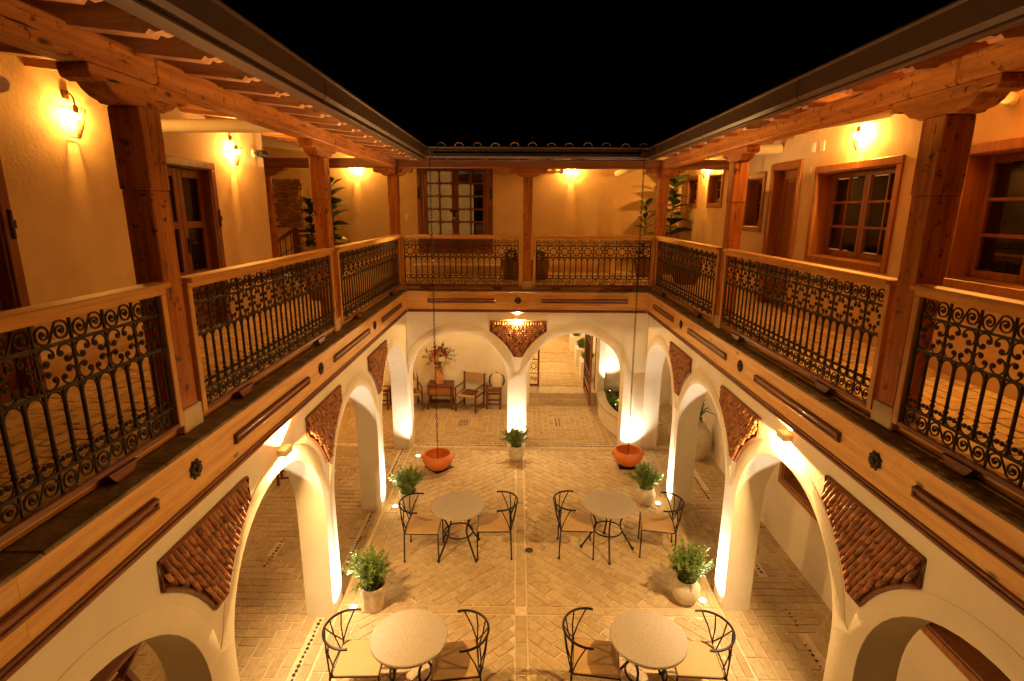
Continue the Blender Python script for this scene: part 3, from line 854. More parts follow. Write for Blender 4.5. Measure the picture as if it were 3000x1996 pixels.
# tall glazed double doors in the back wall
fn = mapB
cb, (a, b_, c, e) = casing(fn, 'x', -2.36, -.59, 3.84, 6.02, dB, .085, .22, True)
dr = cb.build('door', DOORW['z'], gw['B']); dr['label'] = 'tall glazed double doors with twelve rounded panes on each leaf'
mid = (a + b_)/2; dp = dB + .02
for (p, q) in ((a + .06, mid - .003), (mid + .003, b_ - .06)):
    s = MB(fn); f = .075
    z0 = 4.30; pitch = .293; wcol = (q - p - 2*f)/2
    s.box(p, p + f, dp, dp + .05, c + .004, e - .003, .006); s.box(q - f, q, dp, dp + .05, c + .004, e - .003, .006)
    s.box(p + f + .0005, q - f - .0005, dp, dp + .05, c + .004, c + .09, .006); s.box(p + f + .0005, q - f - .0005, dp, dp + .05, z0 - .075, z0 - .02, .006)
    s.box(p + f - .01, q - f + .01, dp + .02, dp + .04, c + .08, z0 - .07); s.box(p + f + .04, q - f - .04, dp + .01, dp + .02, c + .12, z0 - .11, .012)
    s.box((p + q)/2 - .02, (p + q)/2 + .02, dp + .002, dp + .048, z0 - .02, e - .003, .006)
    for j in range(1, 6): s.box(p + f + .0005, q - f - .0005, dp + .001, dp + .049, z0 + j*pitch - .041, z0 + j*pitch - .001, .006)
    # rounded pane corners
    for col in range(2):
        x0 = p + f + col*(wcol + .02) if col else p + f; x1 = x0 + wcol - .02
        for j in range(6):
            y0, y1 = z0 + j*pitch, z0 + j*pitch + .25
            if j == 0: y0 = z0 - .02
            if y1 > e: y1 = e - .003
            for (cx, sx) in ((x0, 1), (x1, -1)):
                for (cy, sy) in ((y0, 1), (y1, -1)):
                    poly = [(cx, cy)] + [(cx + sx*(.045 - .045*math.sin(t*PI/8)), cy + sy*(.045 - .045*math.cos(t*PI/8))) for t in range(5)]
                    s.prism(poly, dp + .003, dp + .047, 'xzy')
    lf = s.build('leaf', DOORW['z'], dr)
    for col in range(2):
        x0 = p + f + col*(wcol + .02) if col else p + f; x1 = x0 + wcol - .02
        for j in range(6):
            y0, y1 = z0 + j*pitch - .02, min(z0 + j*pitch + .25, e - .004)
            MB(fn).box(x0, x1, dp + .024, dp + .03, y0, y1).build('pane', GLASS, dr)
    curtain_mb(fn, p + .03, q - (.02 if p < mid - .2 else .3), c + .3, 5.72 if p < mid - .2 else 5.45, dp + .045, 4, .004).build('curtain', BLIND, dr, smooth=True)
MB(fn).box(a, a + .058, dp - .004, dp + .05, c, e, .01).box(b_ - .058, b_, dp - .004, dp + .05, c, e, .01).build('side_post', CASE['z'], dr)
MB(fn).box(mid - .13, mid + .05, dp - .03, dp - .002, 4.80, 4.845, .006).box(mid - .05, mid + .0, dp - .035, dp - .002, 4.68, 4.80, .01).build('bolt', BLACK, dr)
MB(fn).box(mid - .035, mid - .01, dp - .04, dp - .02, 4.64, 4.68, .005).build('padlock', WHITE, dr)
for s in (-2.32, -.63): MB(fn).box(s - .03, s + .03, dB - .05, dB - .031, 5.1, 5.36, .008).box(s - .02, s + .02, dB - .065, dB - .0505, 5.18, 5.28, .008).build('bracket', IRON, dr)
r = MB(fn); r.box(-3.2, .2, dB + 1.6, dB + 1.65, 3.4, 6.3); r.box(-2.0, -1.2, dB + 1.0, dB + 1.5, 3.8, 5.0)
r.build('room_wall', ROOM, dr)

# long step in front of the glazed doors
o = MB().box(-2.45, -.36, 12.66, 13.095, ZF + .001, 3.60, .015).build('door_step', PLINTH, None, base=(-1.4, 12.9, ZF))
tag(o, 'long plastered step below the tall glazed doors', 'step')

# ================================================================== LOWER REAR AND SIDE WALLS
b = MB(); wall_grid(MB(), 0, 1, 0, 1, 0, 1, [])
wb = MB(lambda s, d, z: (s, 13.2 + d, z)); wall_grid(wb, -4.7, .33, -.1, 3.055, 0, .5, [])
lw_b = tag(wb.build('rear_wall', PLASTER_LOW, None, base=(-2, 13.3, 0)), 'plain plaster rear wall behind the armchairs and drawer table', 'wall')
wb = MB(); wb.box(2.05, 4.02, 13.34, 13.7, -.1, 3.055); wb.box(2.05, 2.22, 13.14, 13.339, .0, 3.055, .02)
tag(wb.build('rear_wall', PLASTER_LOW, None, base=(3, 13.4, 0)), 'brightly lit plaster wall behind the curved plant bed', 'wall')
wb = MB(); wb.box(-4.95, -4.7, Y0, 13.7, -.1, 3.055)
tag(wb.build('side_wall', PLASTER_LOW, None, base=(-4.8, 5, 0)), 'plaster side wall at the back of the left arcade', 'wall')
wb = MB(mapR); dW = 3.955 - XR
wall_grid(wb, Y0, 13.339, -.1, 3.055, dW, dW + .4, [(5.775, 7.395, 1.005, 2.395), (1.5, 4.465, 1.005, 2.395)])
lw_r = tag(wb.build('side_wall', PLASTER_LOW, None, base=mapR(5, dW, 0)), 'plaster side wall at the back of the right arcade with two wood-framed windows', 'wall')
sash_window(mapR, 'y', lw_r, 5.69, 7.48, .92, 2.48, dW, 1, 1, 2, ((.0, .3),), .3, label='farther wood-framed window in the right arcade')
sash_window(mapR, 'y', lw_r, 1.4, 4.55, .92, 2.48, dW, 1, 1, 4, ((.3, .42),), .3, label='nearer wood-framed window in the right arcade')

# ================================================================== TIMBER POSTS, BEAMS, ROOFS
RZ = {'L': PI/2, 'R': -PI/2, 'B': 0}
def capital_profile(hl, h):
    half = [(hl, 0), (hl, -.045), (hl - .02, -.075), (hl - .075, -.085), (hl - .085, -.07), (hl - .12, -.075),
            (hl - .15, -.105), (hl - .2, -.135), (hl - .26, -h + .012), (hl - .28, -h)]
    return [(-x, z) for x, z in half] + half[::-1]
def wooden_post(loc, rz, label, hw=.09, hl=.43, cross=False, lower=4.96):
    t = thing('wooden_post', label, 'post', loc, rz, 'wooden posts of the galleries')
    zt = 5.45 - ZT
    MB().box(-hw - .02, hw + .02, -hw - .012, hw + .012, .003, .172, .008).build('plinth', PLINTH, t, local=True)
    MB().box(-hw, hw, -hw, hw, .173, lower - ZT, .008).box(-hw - .007, hw + .007, -hw - .006, hw + .006, lower - ZT + .0005, zt, .008).build('shaft', OLD['z'], t, local=True)
    c = MB(); c.prism(capital_profile(hl, .16), -hw + .005, hw - .005, 'xzy')
    c.v = [(x, y, z + 5.61 - ZT) for x, y, z in c.v]
    c.build('capital', OLD['x'], t, local=True, bevel=(.006, 1, lambda e: e.calc_face_angle(0) > 1.2))
    if cross:
        for sg in (-1, 1):
            pr = [p for p in capital_profile(hl*.85, .16) if p[0] > -1]
            half = [(hw - .004, 0), (hw - .004, -.16)] + [p for p in capital_profile(hl*.85, .16) if p[0] > .02]
            c = MB(); c.prism([(sg*y, z) for y, z in half], -hw + .006, hw - .006, 'yzx')
            c.v = [(x, y, z + 5.61 - ZT) for x, y, z in c.v]
            c.build('capital', OLD['y'], t, local=True)
    return t
PD = .215
for sd, s, lab, kw in (
    ('L', 3.585, 'nearest dark wooden post of the left gallery', dict(hl=.45, hw=.094)),
    ('L', 6.80, 'middle wooden post of the left gallery, in front of the stair opening', dict(hl=.42, hw=.084)),
    ('R', 3.76, 'nearest dark knotty wooden post of the right gallery', dict(hl=.45, hw=.094)),
    ('R', 7.17, 'middle wooden post of the right gallery, lit yellow on its face', dict(hl=.4, hw=.084)),
    ('B', .185, 'middle wooden post of the back gallery between the two back railings', dict(hl=.36, hw=.082))):
    wooden_post(MAP[sd](s, PD, ZT), RZ[sd], lab, **kw)
wooden_post((-2.375, YB + PD, ZT), 0, 'wooden corner post at the left end of the back gallery', .085, .36, True)
wooden_post((2.745, YB + PD, ZT), 0, 'wooden corner post at the right end of the back gallery', .085, .36, True)
def beam(x0, x1, y0, y1, z0, z1, ax, label, mat=None, name='timber_beam', grp='timber beams under the eaves'):
    o = MB().box(x0, x1, y0, y1, z0, z1, .014).build(name, (mat or OLD)[ax], None, base=((x0 + x1)/2, (y0 + y1)/2, (z0 + z1)/2))
    return tag(o, label, 'beam', grp)
bl, br_, bb = XL - .11, XR + .11, YB + .11
beam(bl - .19, bl, Y0, 3.70, 5.611, 5.775, 'y', 'old timber eaves beam over the left railing, nearest length')
beam(bl - .188, bl - .003, 3.703, bb - .002, 5.611, 5.772, 'y', 'old timber eaves beam over the left railing, far length')
beam(br_, br_ + .19, Y0, 3.62, 5.611, 5.775, 'y', 'old knotty eaves beam over the right railing, nearest length')
beam(br_ + .003, br_ + .188, 3.623, bb - .002, 5.611, 5.772, 'y', 'old knotty eaves beam over the right railing, far length')
beam(-4.79, .185, bb, bb + .19, 5.612, 5.78, 'x', 'orange timber beam over the back railing, left length running on past the corner post', CASE)
beam(.188, 3.975, bb + .003, bb + .188, 5.612, 5.778, 'x', 'orange timber beam over the back railing, right length running on past the corner post', CASE)
o = beam(-3.795, bl - .19, 5.91, 6.04, 5.62, 5.75, 'x', 'round white beam across the left gallery behind the nearest post', name='ceiling_beam', grp='white beams across the galleries')
def white_beam(p, q, label):
    b = MB().tube([p, q], .066, 12); o = b.build('ceiling_beam', PLASTER_CEIL, None, base=p, smooth=True)
    tag(o, label, 'beam', 'white beams across the galleries')
bpy.data.objects.remove(o)
white_beam((-3.795, 5.97, 5.685), (bl - .188, 5.97, 5.685), 'round white beam across the left gallery behind the nearest post')
white_beam((RW - .005, 6.3, 5.90), (br_ + .19, 6.3, 5.72), 'round white beam across the right gallery between sconce and nearest post')
white_beam((RW - .005, 8.72, 5.78), (br_ + .19, 8.72, 5.70), 'round white beam across the right gallery by the middle post')
white_beam((2.28, 13.09, 5.685), (2.28, bb + .19, 5.685), 'round white beam across the back gallery near the right corner post')
# log post and bracket by the stair opening
t = thing('log_post', 'rough round log post with carved bracket beside the bare brick patch', 'post', (-4.80, 10.71, ZF))
lg = MB(); zz = [0, .3, .7, 1.1, 1.5, 1.8, 2.06]
lg.tube([(-4.80 + random.uniform(-.012, .012), 10.71, ZF + z) for z in zz], [random.uniform(.105, .122) for z in zz], 10)
lg.build('shaft', OLD['z'], t, smooth=True)
c = MB(); c.prism([(-4.93, 5.6), (-4.93, 5.465), (-4.66, 5.465), (-4.62, 5.49), (-4.53, 5.5), (-4.5, 5.54), (-4.42, 5.545), (-4.39, 5.6)], 10.62, 10.79, 'xzy')
c.build('bracket', CASE['x'], t)

def zroof(d): return 5.885 + .10*(d - .2)
D0 = {'L': -.553, 'R': -.244, 'B': -.40}
TIPD = {'L': -.40, 'R': -.15, 'B': -.25}
WALLD = {'L': dL - .002, 'R': dR - .002, 'B': dB - .002}
RAFS = {'L': [3.06 + .497*k for k in range(-7, 15)], 'R': [3.19 + .652*k for k in range(-5, 11)], 'B': [-1.9 + .63*k for k in range(7)]}
rtile = MB()
pr = []
for i in range(9):
    a = PI*i/8; pr.append((math.cos(a), math.sin(a)))
vs = []; fs = []
for (y, r) in ((0, .085), (.42, .07)):
    for (x, z) in pr: vs.append((x*r, y, z*r*.9))
    for (x, z) in pr: vs.append((x*(r - .014), y, z*(r - .014)*.9))
n = 9
for i in range(n - 1):
    fs += [(i, i + 1, 2*n + i + 1, 2*n + i), (n + i, n + i + 1, 3*n + i + 1, 3*n + i), (i, i + 1, n + i + 1, n + i)]
rtile.add(vs, fs)
RTM = rtile.mesh('roof_tile', ROOFTILE, smooth=True)
rise = math.atan(.33)
for sd in 'LRB':
    fn = MAP[sd]; ax = {'L': 'x', 'R': 'x', 'B': 'y'}[sd]
    d0, dt, dw = D0[sd], TIPD[sd], WALLD[sd]
    s0, s1 = (Y0, YB) if sd != 'B' else (XL, XR)
    t = thing('tiled_roof', SIDE[sd] + ' gallery roof with exposed rafters, pale boarding and barrel tiles against the night sky', 'roof', fn((s0 + s1)/2, 0, 5.8), group='roofs of the galleries')
    for s in RAFS[sd]:
        if sd != 'B' and s > YB - .3: continue
        zb = lambda d: zroof(d) - .12
        p = [(dt, zroof(dt) - .002), (dt, zb(dt) + .05), (dt + .02, zb(dt) + .038), (dt + .035, zb(dt) + .016), (dt + .07, zb(dt) + .01),
             (dt + .095, zb(dt) + .026), (dt + .12, zb(dt) + .002), (dw, zb(dw)), (dw, zroof(dw) - .002)]
        r = MB(lambda d, s_, z, fn=fn: fn(s_, d, z)); r.prism([(d, z) for d, z in p], s - .05, s + .05, 'xzy')
        r.build('rafter', RAFT[ax], t)
    # boarding over the rafters, mitred at the corners
    dn, df = d0 + .05, 3.9
    if sd == 'B': q = [(XL + .40, -.40), (XR - .40, -.40), (XR + df, df), (XL - df, df)]
    else: q = [(Y0, dn), (YB + dn, dn), (YB + df, df), (Y0, df)]
    for dz, nm, mt in ((0, 'boarding', PLASTER_CEIL), (.09, 'roof_bed', ROOFTILE)):
        b = MB(); k = len(q); slope = 1.0 if dz == 0 else 2.2
        f = lambda d: zroof(d) + dz + (0 if dz == 0 else .12*(d - dn))
        b.add([fn(s, d, f(d)) for s, d in q] + [fn(s, d, f(d) + .03) for s, d in q], [list(range(k)), [k + i for i in range(k)]] + [[i, (i + 1) % k, k + (i + 1) % k, k + i] for i in range(k)])
        b.build(nm, mt, t)
    # eaves tiles, two courses
    pitch = .325 if sd == 'B' else .30
    a0, a1 = (s0, YB - .35) if sd != 'B' else (XL + .72, XR - .25)
    rz = {'L': PI/2, 'R': -PI/2, 'B': 0}[sd]
    s = a0 + .08
    while s < a1:
        for c in range(2):
            d = d0 + (.015 if sd == 'B' else .07) + c*.36 + random.uniform(-.03, .02)
            loc = Vector(fn(s + random.uniform(-.02, .02), d, (5.93 if sd == 'B' else 5.868) + (d - d0)*.33 + c*.02 + random.uniform(-.006, .01))) - WL[t]
            inst('roof_tile', RTM, t, loc, (rise + random.uniform(-.05, .05), random.uniform(-.06, .06), rz + random.uniform(-.05, .05)))
        s += pitch
    # gutter
    if sd == 'B': g0, g1 = XL + .553, XR - .244
    else: g0, g1 = Y0, YB - .40 + .14
    go = thing('roof_gutter', SIDE[sd] + ' brown metal roof gutter running round the courtyard opening', 'gutter', fn((g0 + g1)/2, d0, 5.85), group='roof gutters')
    prof = [(d0, 5.925), (d0, 5.775), (d0 + .022, 5.747), (d0 + .118, 5.747), (d0 + .14, 5.775), (d0 + .14, 5.925), (d0 + .13, 5.925), (d0 + .13, 5.79), (d0 + .012, 5.79), (d0 + .012, 5.925)]
    g = MB(lambda d, s_, z, fn=fn: fn(s_, d, z)); g.prism(prof, g0, g1, 'xzy'); g.build('trough', GUTTER, go)
    bd = MB(lambda s_, d, z, fn=fn: fn(s_, d, z)); bd.tube([(g0, d0 - .004, 5.925), (g1 - (.12 if sd != 'B' else 0), d0 - .004, 5.925)], .015, 8); bd.build('bead', GUTTER, go, smooth=True)
    st = MB(fn)
    e0, e1 = (g0, g1 + .0) if sd != 'B' else (g0 + .03, g1 - .03)
    st.box(e0, e1, d0 + .03, dt - .003, 5.707 + (.02 if sd == 'R' else 0), 5.727 + (.018 if sd == 'R' else 0), .003); st.build('soffit', GUTTER, go)
    k = g0 + .9
    while k < g1 - .3:
        m_ = MB(lambda d, s_, z, fn=fn: fn(s_, d, z)); pp = [(d0 - .004, 5.92), (d0 - .004, 5.772), (d0 + .02, 5.742), (d0 + .12, 5.742), (d0 + .12, 5.746), (d0 + .022, 5.746), (d0 - .0008, 5.775), (d0 - .0008, 5.92)]
        m_.prism(pp, k - .012, k + .012, 'xzy'); m_.build('strap', GUTTER, go); k += 1.15 if sd == 'B' else 2.4

# ================================================================== RAILINGS
CW = .222
def spiral(c, r0, r1, t0, t1, n):
    return [(c[0] + (r0 + (r1 - r0)*i/n)*math.cos(t0 + (t1 - t0)*i/n), c[1] + (r0 + (r1 - r0)*i/n)*math.sin(t0 + (t1 - t0)*i/n)) for i in range(n + 1)]
def strip_tube(mb, pts2, r=.0062, seg=5): mb.tube([(x, 0, z) for x, z in pts2], r, seg)
def s_scroll(w_, h_, flip=1):
    mb = MB(); R1 = h_*.46; c = (-w_*.5 + R1 + .006, 0)
    half = spiral(c, .011, R1, R(-60 - 1.55*360), R(-60), 26)
    pts = half + [(-x, -z) for x, z in half[::-1]]
    strip_tube(mb, [(x*flip, z) for x, z in pts], .0064)
    for sg in (-1, 1): mb.ball((sg*c[0]*flip, 0, 0), .012, 6, 4)
    return mb.mesh('scroll', IRON, smooth=True)
def rosette():
    mb = MB(); a = CW/2 - .006
    for sx in (-1, 1):
        for sz in (-1, 1):
            # C scroll bulging into one corner, both ends curled towards the middle
            c = (.058, .058); rr = .046
            arc = [(c[0] + rr*math.cos(t), c[1] + rr*math.sin(t)) for t in [R(-80 + 250*i/18) for i in range(19)]]
            e1 = arc[0]; cc = (e1[0] - .016*math.cos(R(-80)), e1[1] - .016*math.sin(R(-80)))
            curl1 = spiral(cc, .005, .016, R(-80 - 400), R(-80), 12)
            e2 = arc[-1]; c2 = (e2[0] - .016*math.cos(R(170)), e2[1] - .016*math.sin(R(170)))
            curl2 = spiral(c2, .016, .005, R(170), R(170 + 400), 12)
            pts = curl1 + arc[1:-1] + curl2
            strip_tube(mb, [(sx*x, sz*z) for x, z in pts], .0062)
            for q in (cc, c2): mb.ball((sx*q[0], 0, sz*q[1]), .0105, 6, 4)
    return mb.mesh('rosette', IRON, smooth=True)
def baluster():
    mb = MB()
    mb.tube([(0, 0, .225), (0, 0, .635)], .0105, 8)
    mb.lathe([(.011, .30), (.016, .305), (.016, .312), (.011, .317)], seg=8); mb.lathe([(.011, .335), (.0155, .339), (.0155, .344), (.011, .348)], seg=8)
    h = CW/4
    mb.tube([(h - (h - .008)*math.cos(PI*i/12), 0, .575 + .055*math.sin(PI*i/12)) for i in range(13)], .006, 5)
    return mb.mesh('baluster', IRON, smooth=True)
def small_scroll():
    mb = MB(); h = CW/4
    for sg in (-1, 1):
        c = (sg*.017, .058)
        pts = [(sg*(h - .009), .05), (sg*(h - .014), .02), (sg*.012, .005)]
        sp = spiral((0.017, .058), .005, .015, R(-420), R(0), 12)
        strip_tube(mb, [(sg*x, z + .0) for x, z in sp] + [(sg*.042, .04), (sg*.03, .016), (0, .003)], .0055)
        mb.ball((c[0], 0, c[1]), .0105, 6, 4)
    return mb.mesh('small_scroll', IRON, smooth=True)
SCR_A, SCR_B, ROS, BAL, SSC = s_scroll(CW, .118), s_scroll(CW, .112, -1), rosette(), baluster(), small_scroll()
BARV = MB().box(-.006, .006, -.006, .006, .11, .98).mesh('upright', IRON)
def railing(side, s0, s1, label, mat):
    fn = MAP[side]
    loc = fn(s1 if side == 'R' else s0, .135, ZT)
    t = thing('balcony_railing', label, 'railing', loc, RZ[side], 'wrought iron railings of the galleries')
    L = s1 - s0
    MB().box(.001, L - .001, -.07, .06, 1.025, 1.062, .008).build('handrail', mat['x'], t, local=True)
    MB().box(.004, L - .004, -.035, .03, .985, 1.0245, .004).build('top_rail', mat['x'], t, local=True)
    for a in (.004, L - .059): MB().box(a, a + .055, -.032, .03, .076, .9845, .005).build('side_post', mat['z'], t, local=True)
    MB().box(.0595, L - .0595, -.03, .03, .076, .11, .004).build('bottom_rail', TRIM['x'], t, local=True)
    n = max(3, round((L - .14)/CW)); cw = (L - .14)/n; sx = cw/CW
    for z, h in ((.225, .007), (.635, .008), (.86, .008)):
        MB().box(.06, L - .06, -.008, .008, z - h, z + h).build('bar', IRON, t, local=True)
    for f in (.2, .8):
        MB().prism([(L*f - .12, .0755), (L*f - .085, .03), (L*f - .06, .006), (L*f + .06, .006), (L*f + .085, .03), (L*f + .12, .0755)], -.05, .02, 'xzy').build('foot', TRIM['x'], t, local=True)
    for i in range(n + 1):
        inst('upright', BARV, t, (.07 + i*cw, 0, 0))
    flip = SCR_B if side != 'L' else SCR_A
    for i in range(n):
        xc = .07 + (i + .5)*cw
        inst('scroll', SCR_A, t, (xc, 0, .922), sc=(sx, 1, 1))
        inst('rosette', ROS, t, (xc, 0, .7475), sc=(sx, 1, 1))
        inst('scroll', SCR_B if (side == 'R' or (side == 'B' and s0 > 0)) else SCR_A, t, (xc, 0, .166), sc=(sx, 1, 1))
        for k in (0, 1):
            inst('baluster', BAL, t, (xc - cw/2 + k*cw/2, 0, 0), sc=(sx, 1, 1))
            inst('small_scroll', SSC, t, (xc - cw/4 + k*cw/2, 0, .226), sc=(sx, 1, 1))
    return t
railing('L', .35, 3.475, 'scrolled iron railing at the near left, cut by the left picture edge', RAIL)
railing('L', 3.70, 6.70, 'scrolled iron railing between the nearest and the middle post on the left', RAIL)
railing('L', 6.905, 10.60, 'scrolled iron railing between the middle left post and the back left corner', RAIL)
railing('R', .55, 3.645, 'scrolled iron railing at the near right, cut by the right picture edge', RAIL)
railing('R', 3.875, 7.065, 'scrolled iron railing between the nearest and the middle post on the right', RAIL)
railing('R', 7.275, 10.60, 'scrolled iron railing between the middle right post and the back right corner', RAIL)
railing('B', -2.27, .08, 'back railing in front of the tall glazed doors', RAIL)
railing('B', .29, 2.64, 'back railing right of the middle back post, under the back sconce', RAIL)

# ================================================================== LAMPS
def lamp(name, kind, parent, loc, col, e, size=.03, **kw):
    l = bpy.data.lights.new(name, kind); l.color = col; l.energy = e
    if kind in ('POINT', 'SPOT'): l.shadow_soft_size = size
    for k, v in kw.items():
        if k != 'rot': setattr(l, k, v)
    o = bpy.data.objects.new(name, l); put(o, parent); o.location = loc
    if 'rot' in kw: o.rotation_euler = kw['rot']
    return o
# basket sconce: local +y points away from the wall
def make_sconce(label):
    t = thing('wall_sconce', label, 'sconce', (0, 0, 0), 0, 'basket sconces on the gallery walls')
    MB().box(-.035, .035, .001, .018, .19, .26, .006).tube([(0, .018, .225), (0, .05, .23), (0, .07, .2), (0, .075, .14)], .008, 6).build('bracket', RUST, t, local=True)
    def ring(rx, ry, z, n=14): return [(rx*math.sin(PI*(i/n - .5)), .012 + ry*math.cos(PI*(i/n - .5)), z) for i in range(n + 1)]
    w_ = MB()
    for rx, ry, z, r in ((.105, .125, .115, .0032), (.088, .108, .015, .003), (.045, .06, -.115, .004)): w_.tube(ring(rx, ry, z), r, 4)
    w_.tube([(-.105, .012, .115), (.105, .012, .115)], .003, 4); w_.tube([(-.045, .012, -.115), (.045, .012, -.115)], .003, 4)
    n = 18
    for i in range(n + 1):
        a = PI*(i/n - .5)
        pts = [(rx*math.sin(a), .012 + ry*math.cos(a), z) for rx, ry, z in ((.105, .125, .115), (.099, .118, .06), (.088, .108, .015), (.068, .085, -.05), (.045, .06, -.115))]
        if i % 2: pts = pts[2:]
        w_.tube(pts, .003, 4)
    w_.build('cage', RUST, t, local=True)
    MB().lathe([(.018, .075), (.02, .09), (.02, .13), (.012, .145)], (0, .075, 0), 10).build('socket', RUST, t, local=True)
    MB().ball((0, .07, .055), .022, 14, 9, (1, 1, 1.15)).build('bulb', BULB, t, local=True, smooth=True)
    return t
sc0 = make_sconce('glowing basket sconce on the left wall, nearest the camera')
bm_ = [c for c in sc0.children if c.name.startswith('bulb')][0]; bright = bm_.data
sc0.location = (LW, 4.85, 5.545); sc0.rotation_euler = (0, 0, -PI/2)
dup(sc0, (LW, 7.52, 5.525), -PI/2, 'glowing basket sconce between the left double door and the stair opening')
dup(sc0, (-3.74, BW, 5.70), PI, 'glowing basket sconce on the back wall, left of the glazed doors')
dup(sc0, (1.22, BW, 5.685), PI, 'glowing basket sconce on the back wall right of the middle post')
dup(sc0, (RW, 6.68, 5.665), PI/2, 'glowing basket sconce above the large curtained window on the right')
dup(sc0, (RW, 11.98, 5.64), PI/2, 'small glowing basket sconce between the two little windows at the far right')
bm_.data = bright.copy(); bm_.data.materials[0] = BULB_DIM      # the nearest one is weaker
for o in list(COL.objects):
    if 'sconce above the large curtained' in o.get('label', ''):
        b_ = [c for c in o.children if c.name.startswith('bulb')][0]; b_.data = bright.copy(); b_.data.materials[0] = BULB_STRONG
# up and down box lights
BOXLOC = {'L': (4.70, 2.64, .155), 'R': (4.85, 2.775, .155), 'B': (-.005, 2.80, .12)}
for sd, (s, z, wd) in BOXLOC.items():
    fn = MAP[sd]
    t = thing('wall_light', {'L': 'white box light shining up and down on the left arcade wall', 'R': 'white box light shining up and down on the right arcade wall',
              'B': 'small white box light above the back tile panel'}[sd], 'wall light', fn(s, .06, z), RZ[sd], 'up and down box lights')
    MB().box(-wd/2, wd/2, -.105, -.001, -.035, .035, .006).build('housing', BOXM, t, local=True)
    e = .55 if sd == 'B' else 1.0
    lamp('down_light', 'SPOT', t, (0, -.06, -.045), BOX_COL, BOX_DOWN*e, .03, spot_size=R(176), spot_blend=.04, rot=(R(-13), 0, 0))
    lamp('up_light', 'SPOT', t, (0, -.06, .045), BOX_COL, BOX_UP*(1.6 if sd == 'B' else 1), .03, spot_size=R(128), spot_blend=.15, rot=(PI, 0, 0))
for t in [o for o in COL.objects if o.get('category') == 'wall light']:
    k = .5 if 'back' in t['label'] else 1
    lamp('down_beam', 'SPOT', t, (0, -.05, -.045), (1, .85, .64), 150*k, .03, spot_size=R(75), spot_blend=.8)
    lamp('up_beam', 'SPOT', t, (0, -.05, .045), (1, .85, .64), 40*k, .03, spot_size=R(90), spot_blend=.8, rot=(PI, 0, 0))
# sconce whose light shows on the rear wall; unseen ceiling lamps added as fill
sc1 = [o for o in COL.objects if o.get('label') == 'glowing basket sconce on the back wall right of the middle post'][0]
dup(sc1, (-4.7, 11.9, 1.75), -PI/2, 'glowing basket sconce in the back left corner of the arcade, hidden behind the pier')
for k, (x, y, z, lab) in enumerate(((-1.2, 11.6, 3.05, 'added round ceiling lamp over the left bay of the back arcade, hidden above the arch'), (1.1, 11.9, 3.05, 'added round ceiling lamp over the entrance bay, hidden above the arch'),
                                   (.7, 15.6, 2.9, 'added round hanging lamp over the near part of the passage, hidden above the arch'), (.7, 18.6, 2.9, 'added round hanging lamp over the far part of the passage, hidden above the arch'))):
    t = thing('added_ceiling_lamp', lab, 'lamp', (x, y, z), 0, 'added ceiling lamps at the entrance')
    MB().lathe([(0, .0), (.1, .0), (.11, -.01), (.1, -.03), (.09, -.03)], seg=24).build('rim', WHITE, t, local=True, smooth=True)
    MB().lathe([(0, -.02), (.088, -.02)], seg=24).build('diffuser', LENS, t, local=True)
    lamp('glow', 'SPOT', t, (0, 0, -.04), (1, .6, .22), 85 if k < 2 else 330, .08, spot_size=R(165), spot_blend=.4)  # added fill light for the back arcade and the passage
# ground spots at the foot of the piers
def ground_spot(loc, aim, e, label, size=88):
    t = thing('ground_spotlight', label, 'spotlight', loc, 0, 'ground spotlights at the foot of the walls')
    MB().lathe([(0.0, .016), (.04, .016), (.045, .02), (.052, .02), (.058, .004)], seg=20).build('ring', WHITE, t, local=True, smooth=True)
    MB().lathe([(0.0, .0185), (.038, .0185)], seg=20).build('lens', LENS, t, local=True)
    d = Vector(aim).normalized()
    lo = bpy.data.lights.new('beam', 'SPOT'); lo.color = SPOT_COL; lo.energy = e; lo.shadow_soft_size = .025; lo.spot_size = R(size); lo.spot_blend = 1.0
    o = bpy.data.objects.new('beam', lo); put(o, t); o.location = (0, 0, .03)
    o.rotation_euler = d.to_track_quat('-Z', 'Y').to_euler()
    return t
ground_spot((2.40, 6.00, .0), (.35, 0, 1), SPOT_E, 'ground spotlight beside the fern pot at the near right pier')
ground_spot((2.42, 8.36, .0), (.35, 0, 1), SPOT_E, 'ground spotlight beside the fern pot at the far right pier')
ground_spot((-2.02, 5.80, .0), (-.35, 0, 1), SPOT_E, 'ground spotlight beside the fern pot at the near left pier')
ground_spot((-2.02, 8.18, .0), (-.35, 0, 1), SPOT_E, 'ground spotlight beside the fern pot at the far left pier')
ground_spot((-1.98, 10.10, .0), (-.35, .35, 1), SPOT_E*.45, 'ground spotlight left of the left orange bowl')
ground_spot((.0, 10.34, .0), (0, .3, 1), SPOT_E*.9, 'ground spotlight behind the fern pot at the middle back pier')
ground_spot((2.32, 10.30, .0), (0.05, .3, 1), SPOT_E*.5, 'ground spotlight behind the right orange bowl', 100)

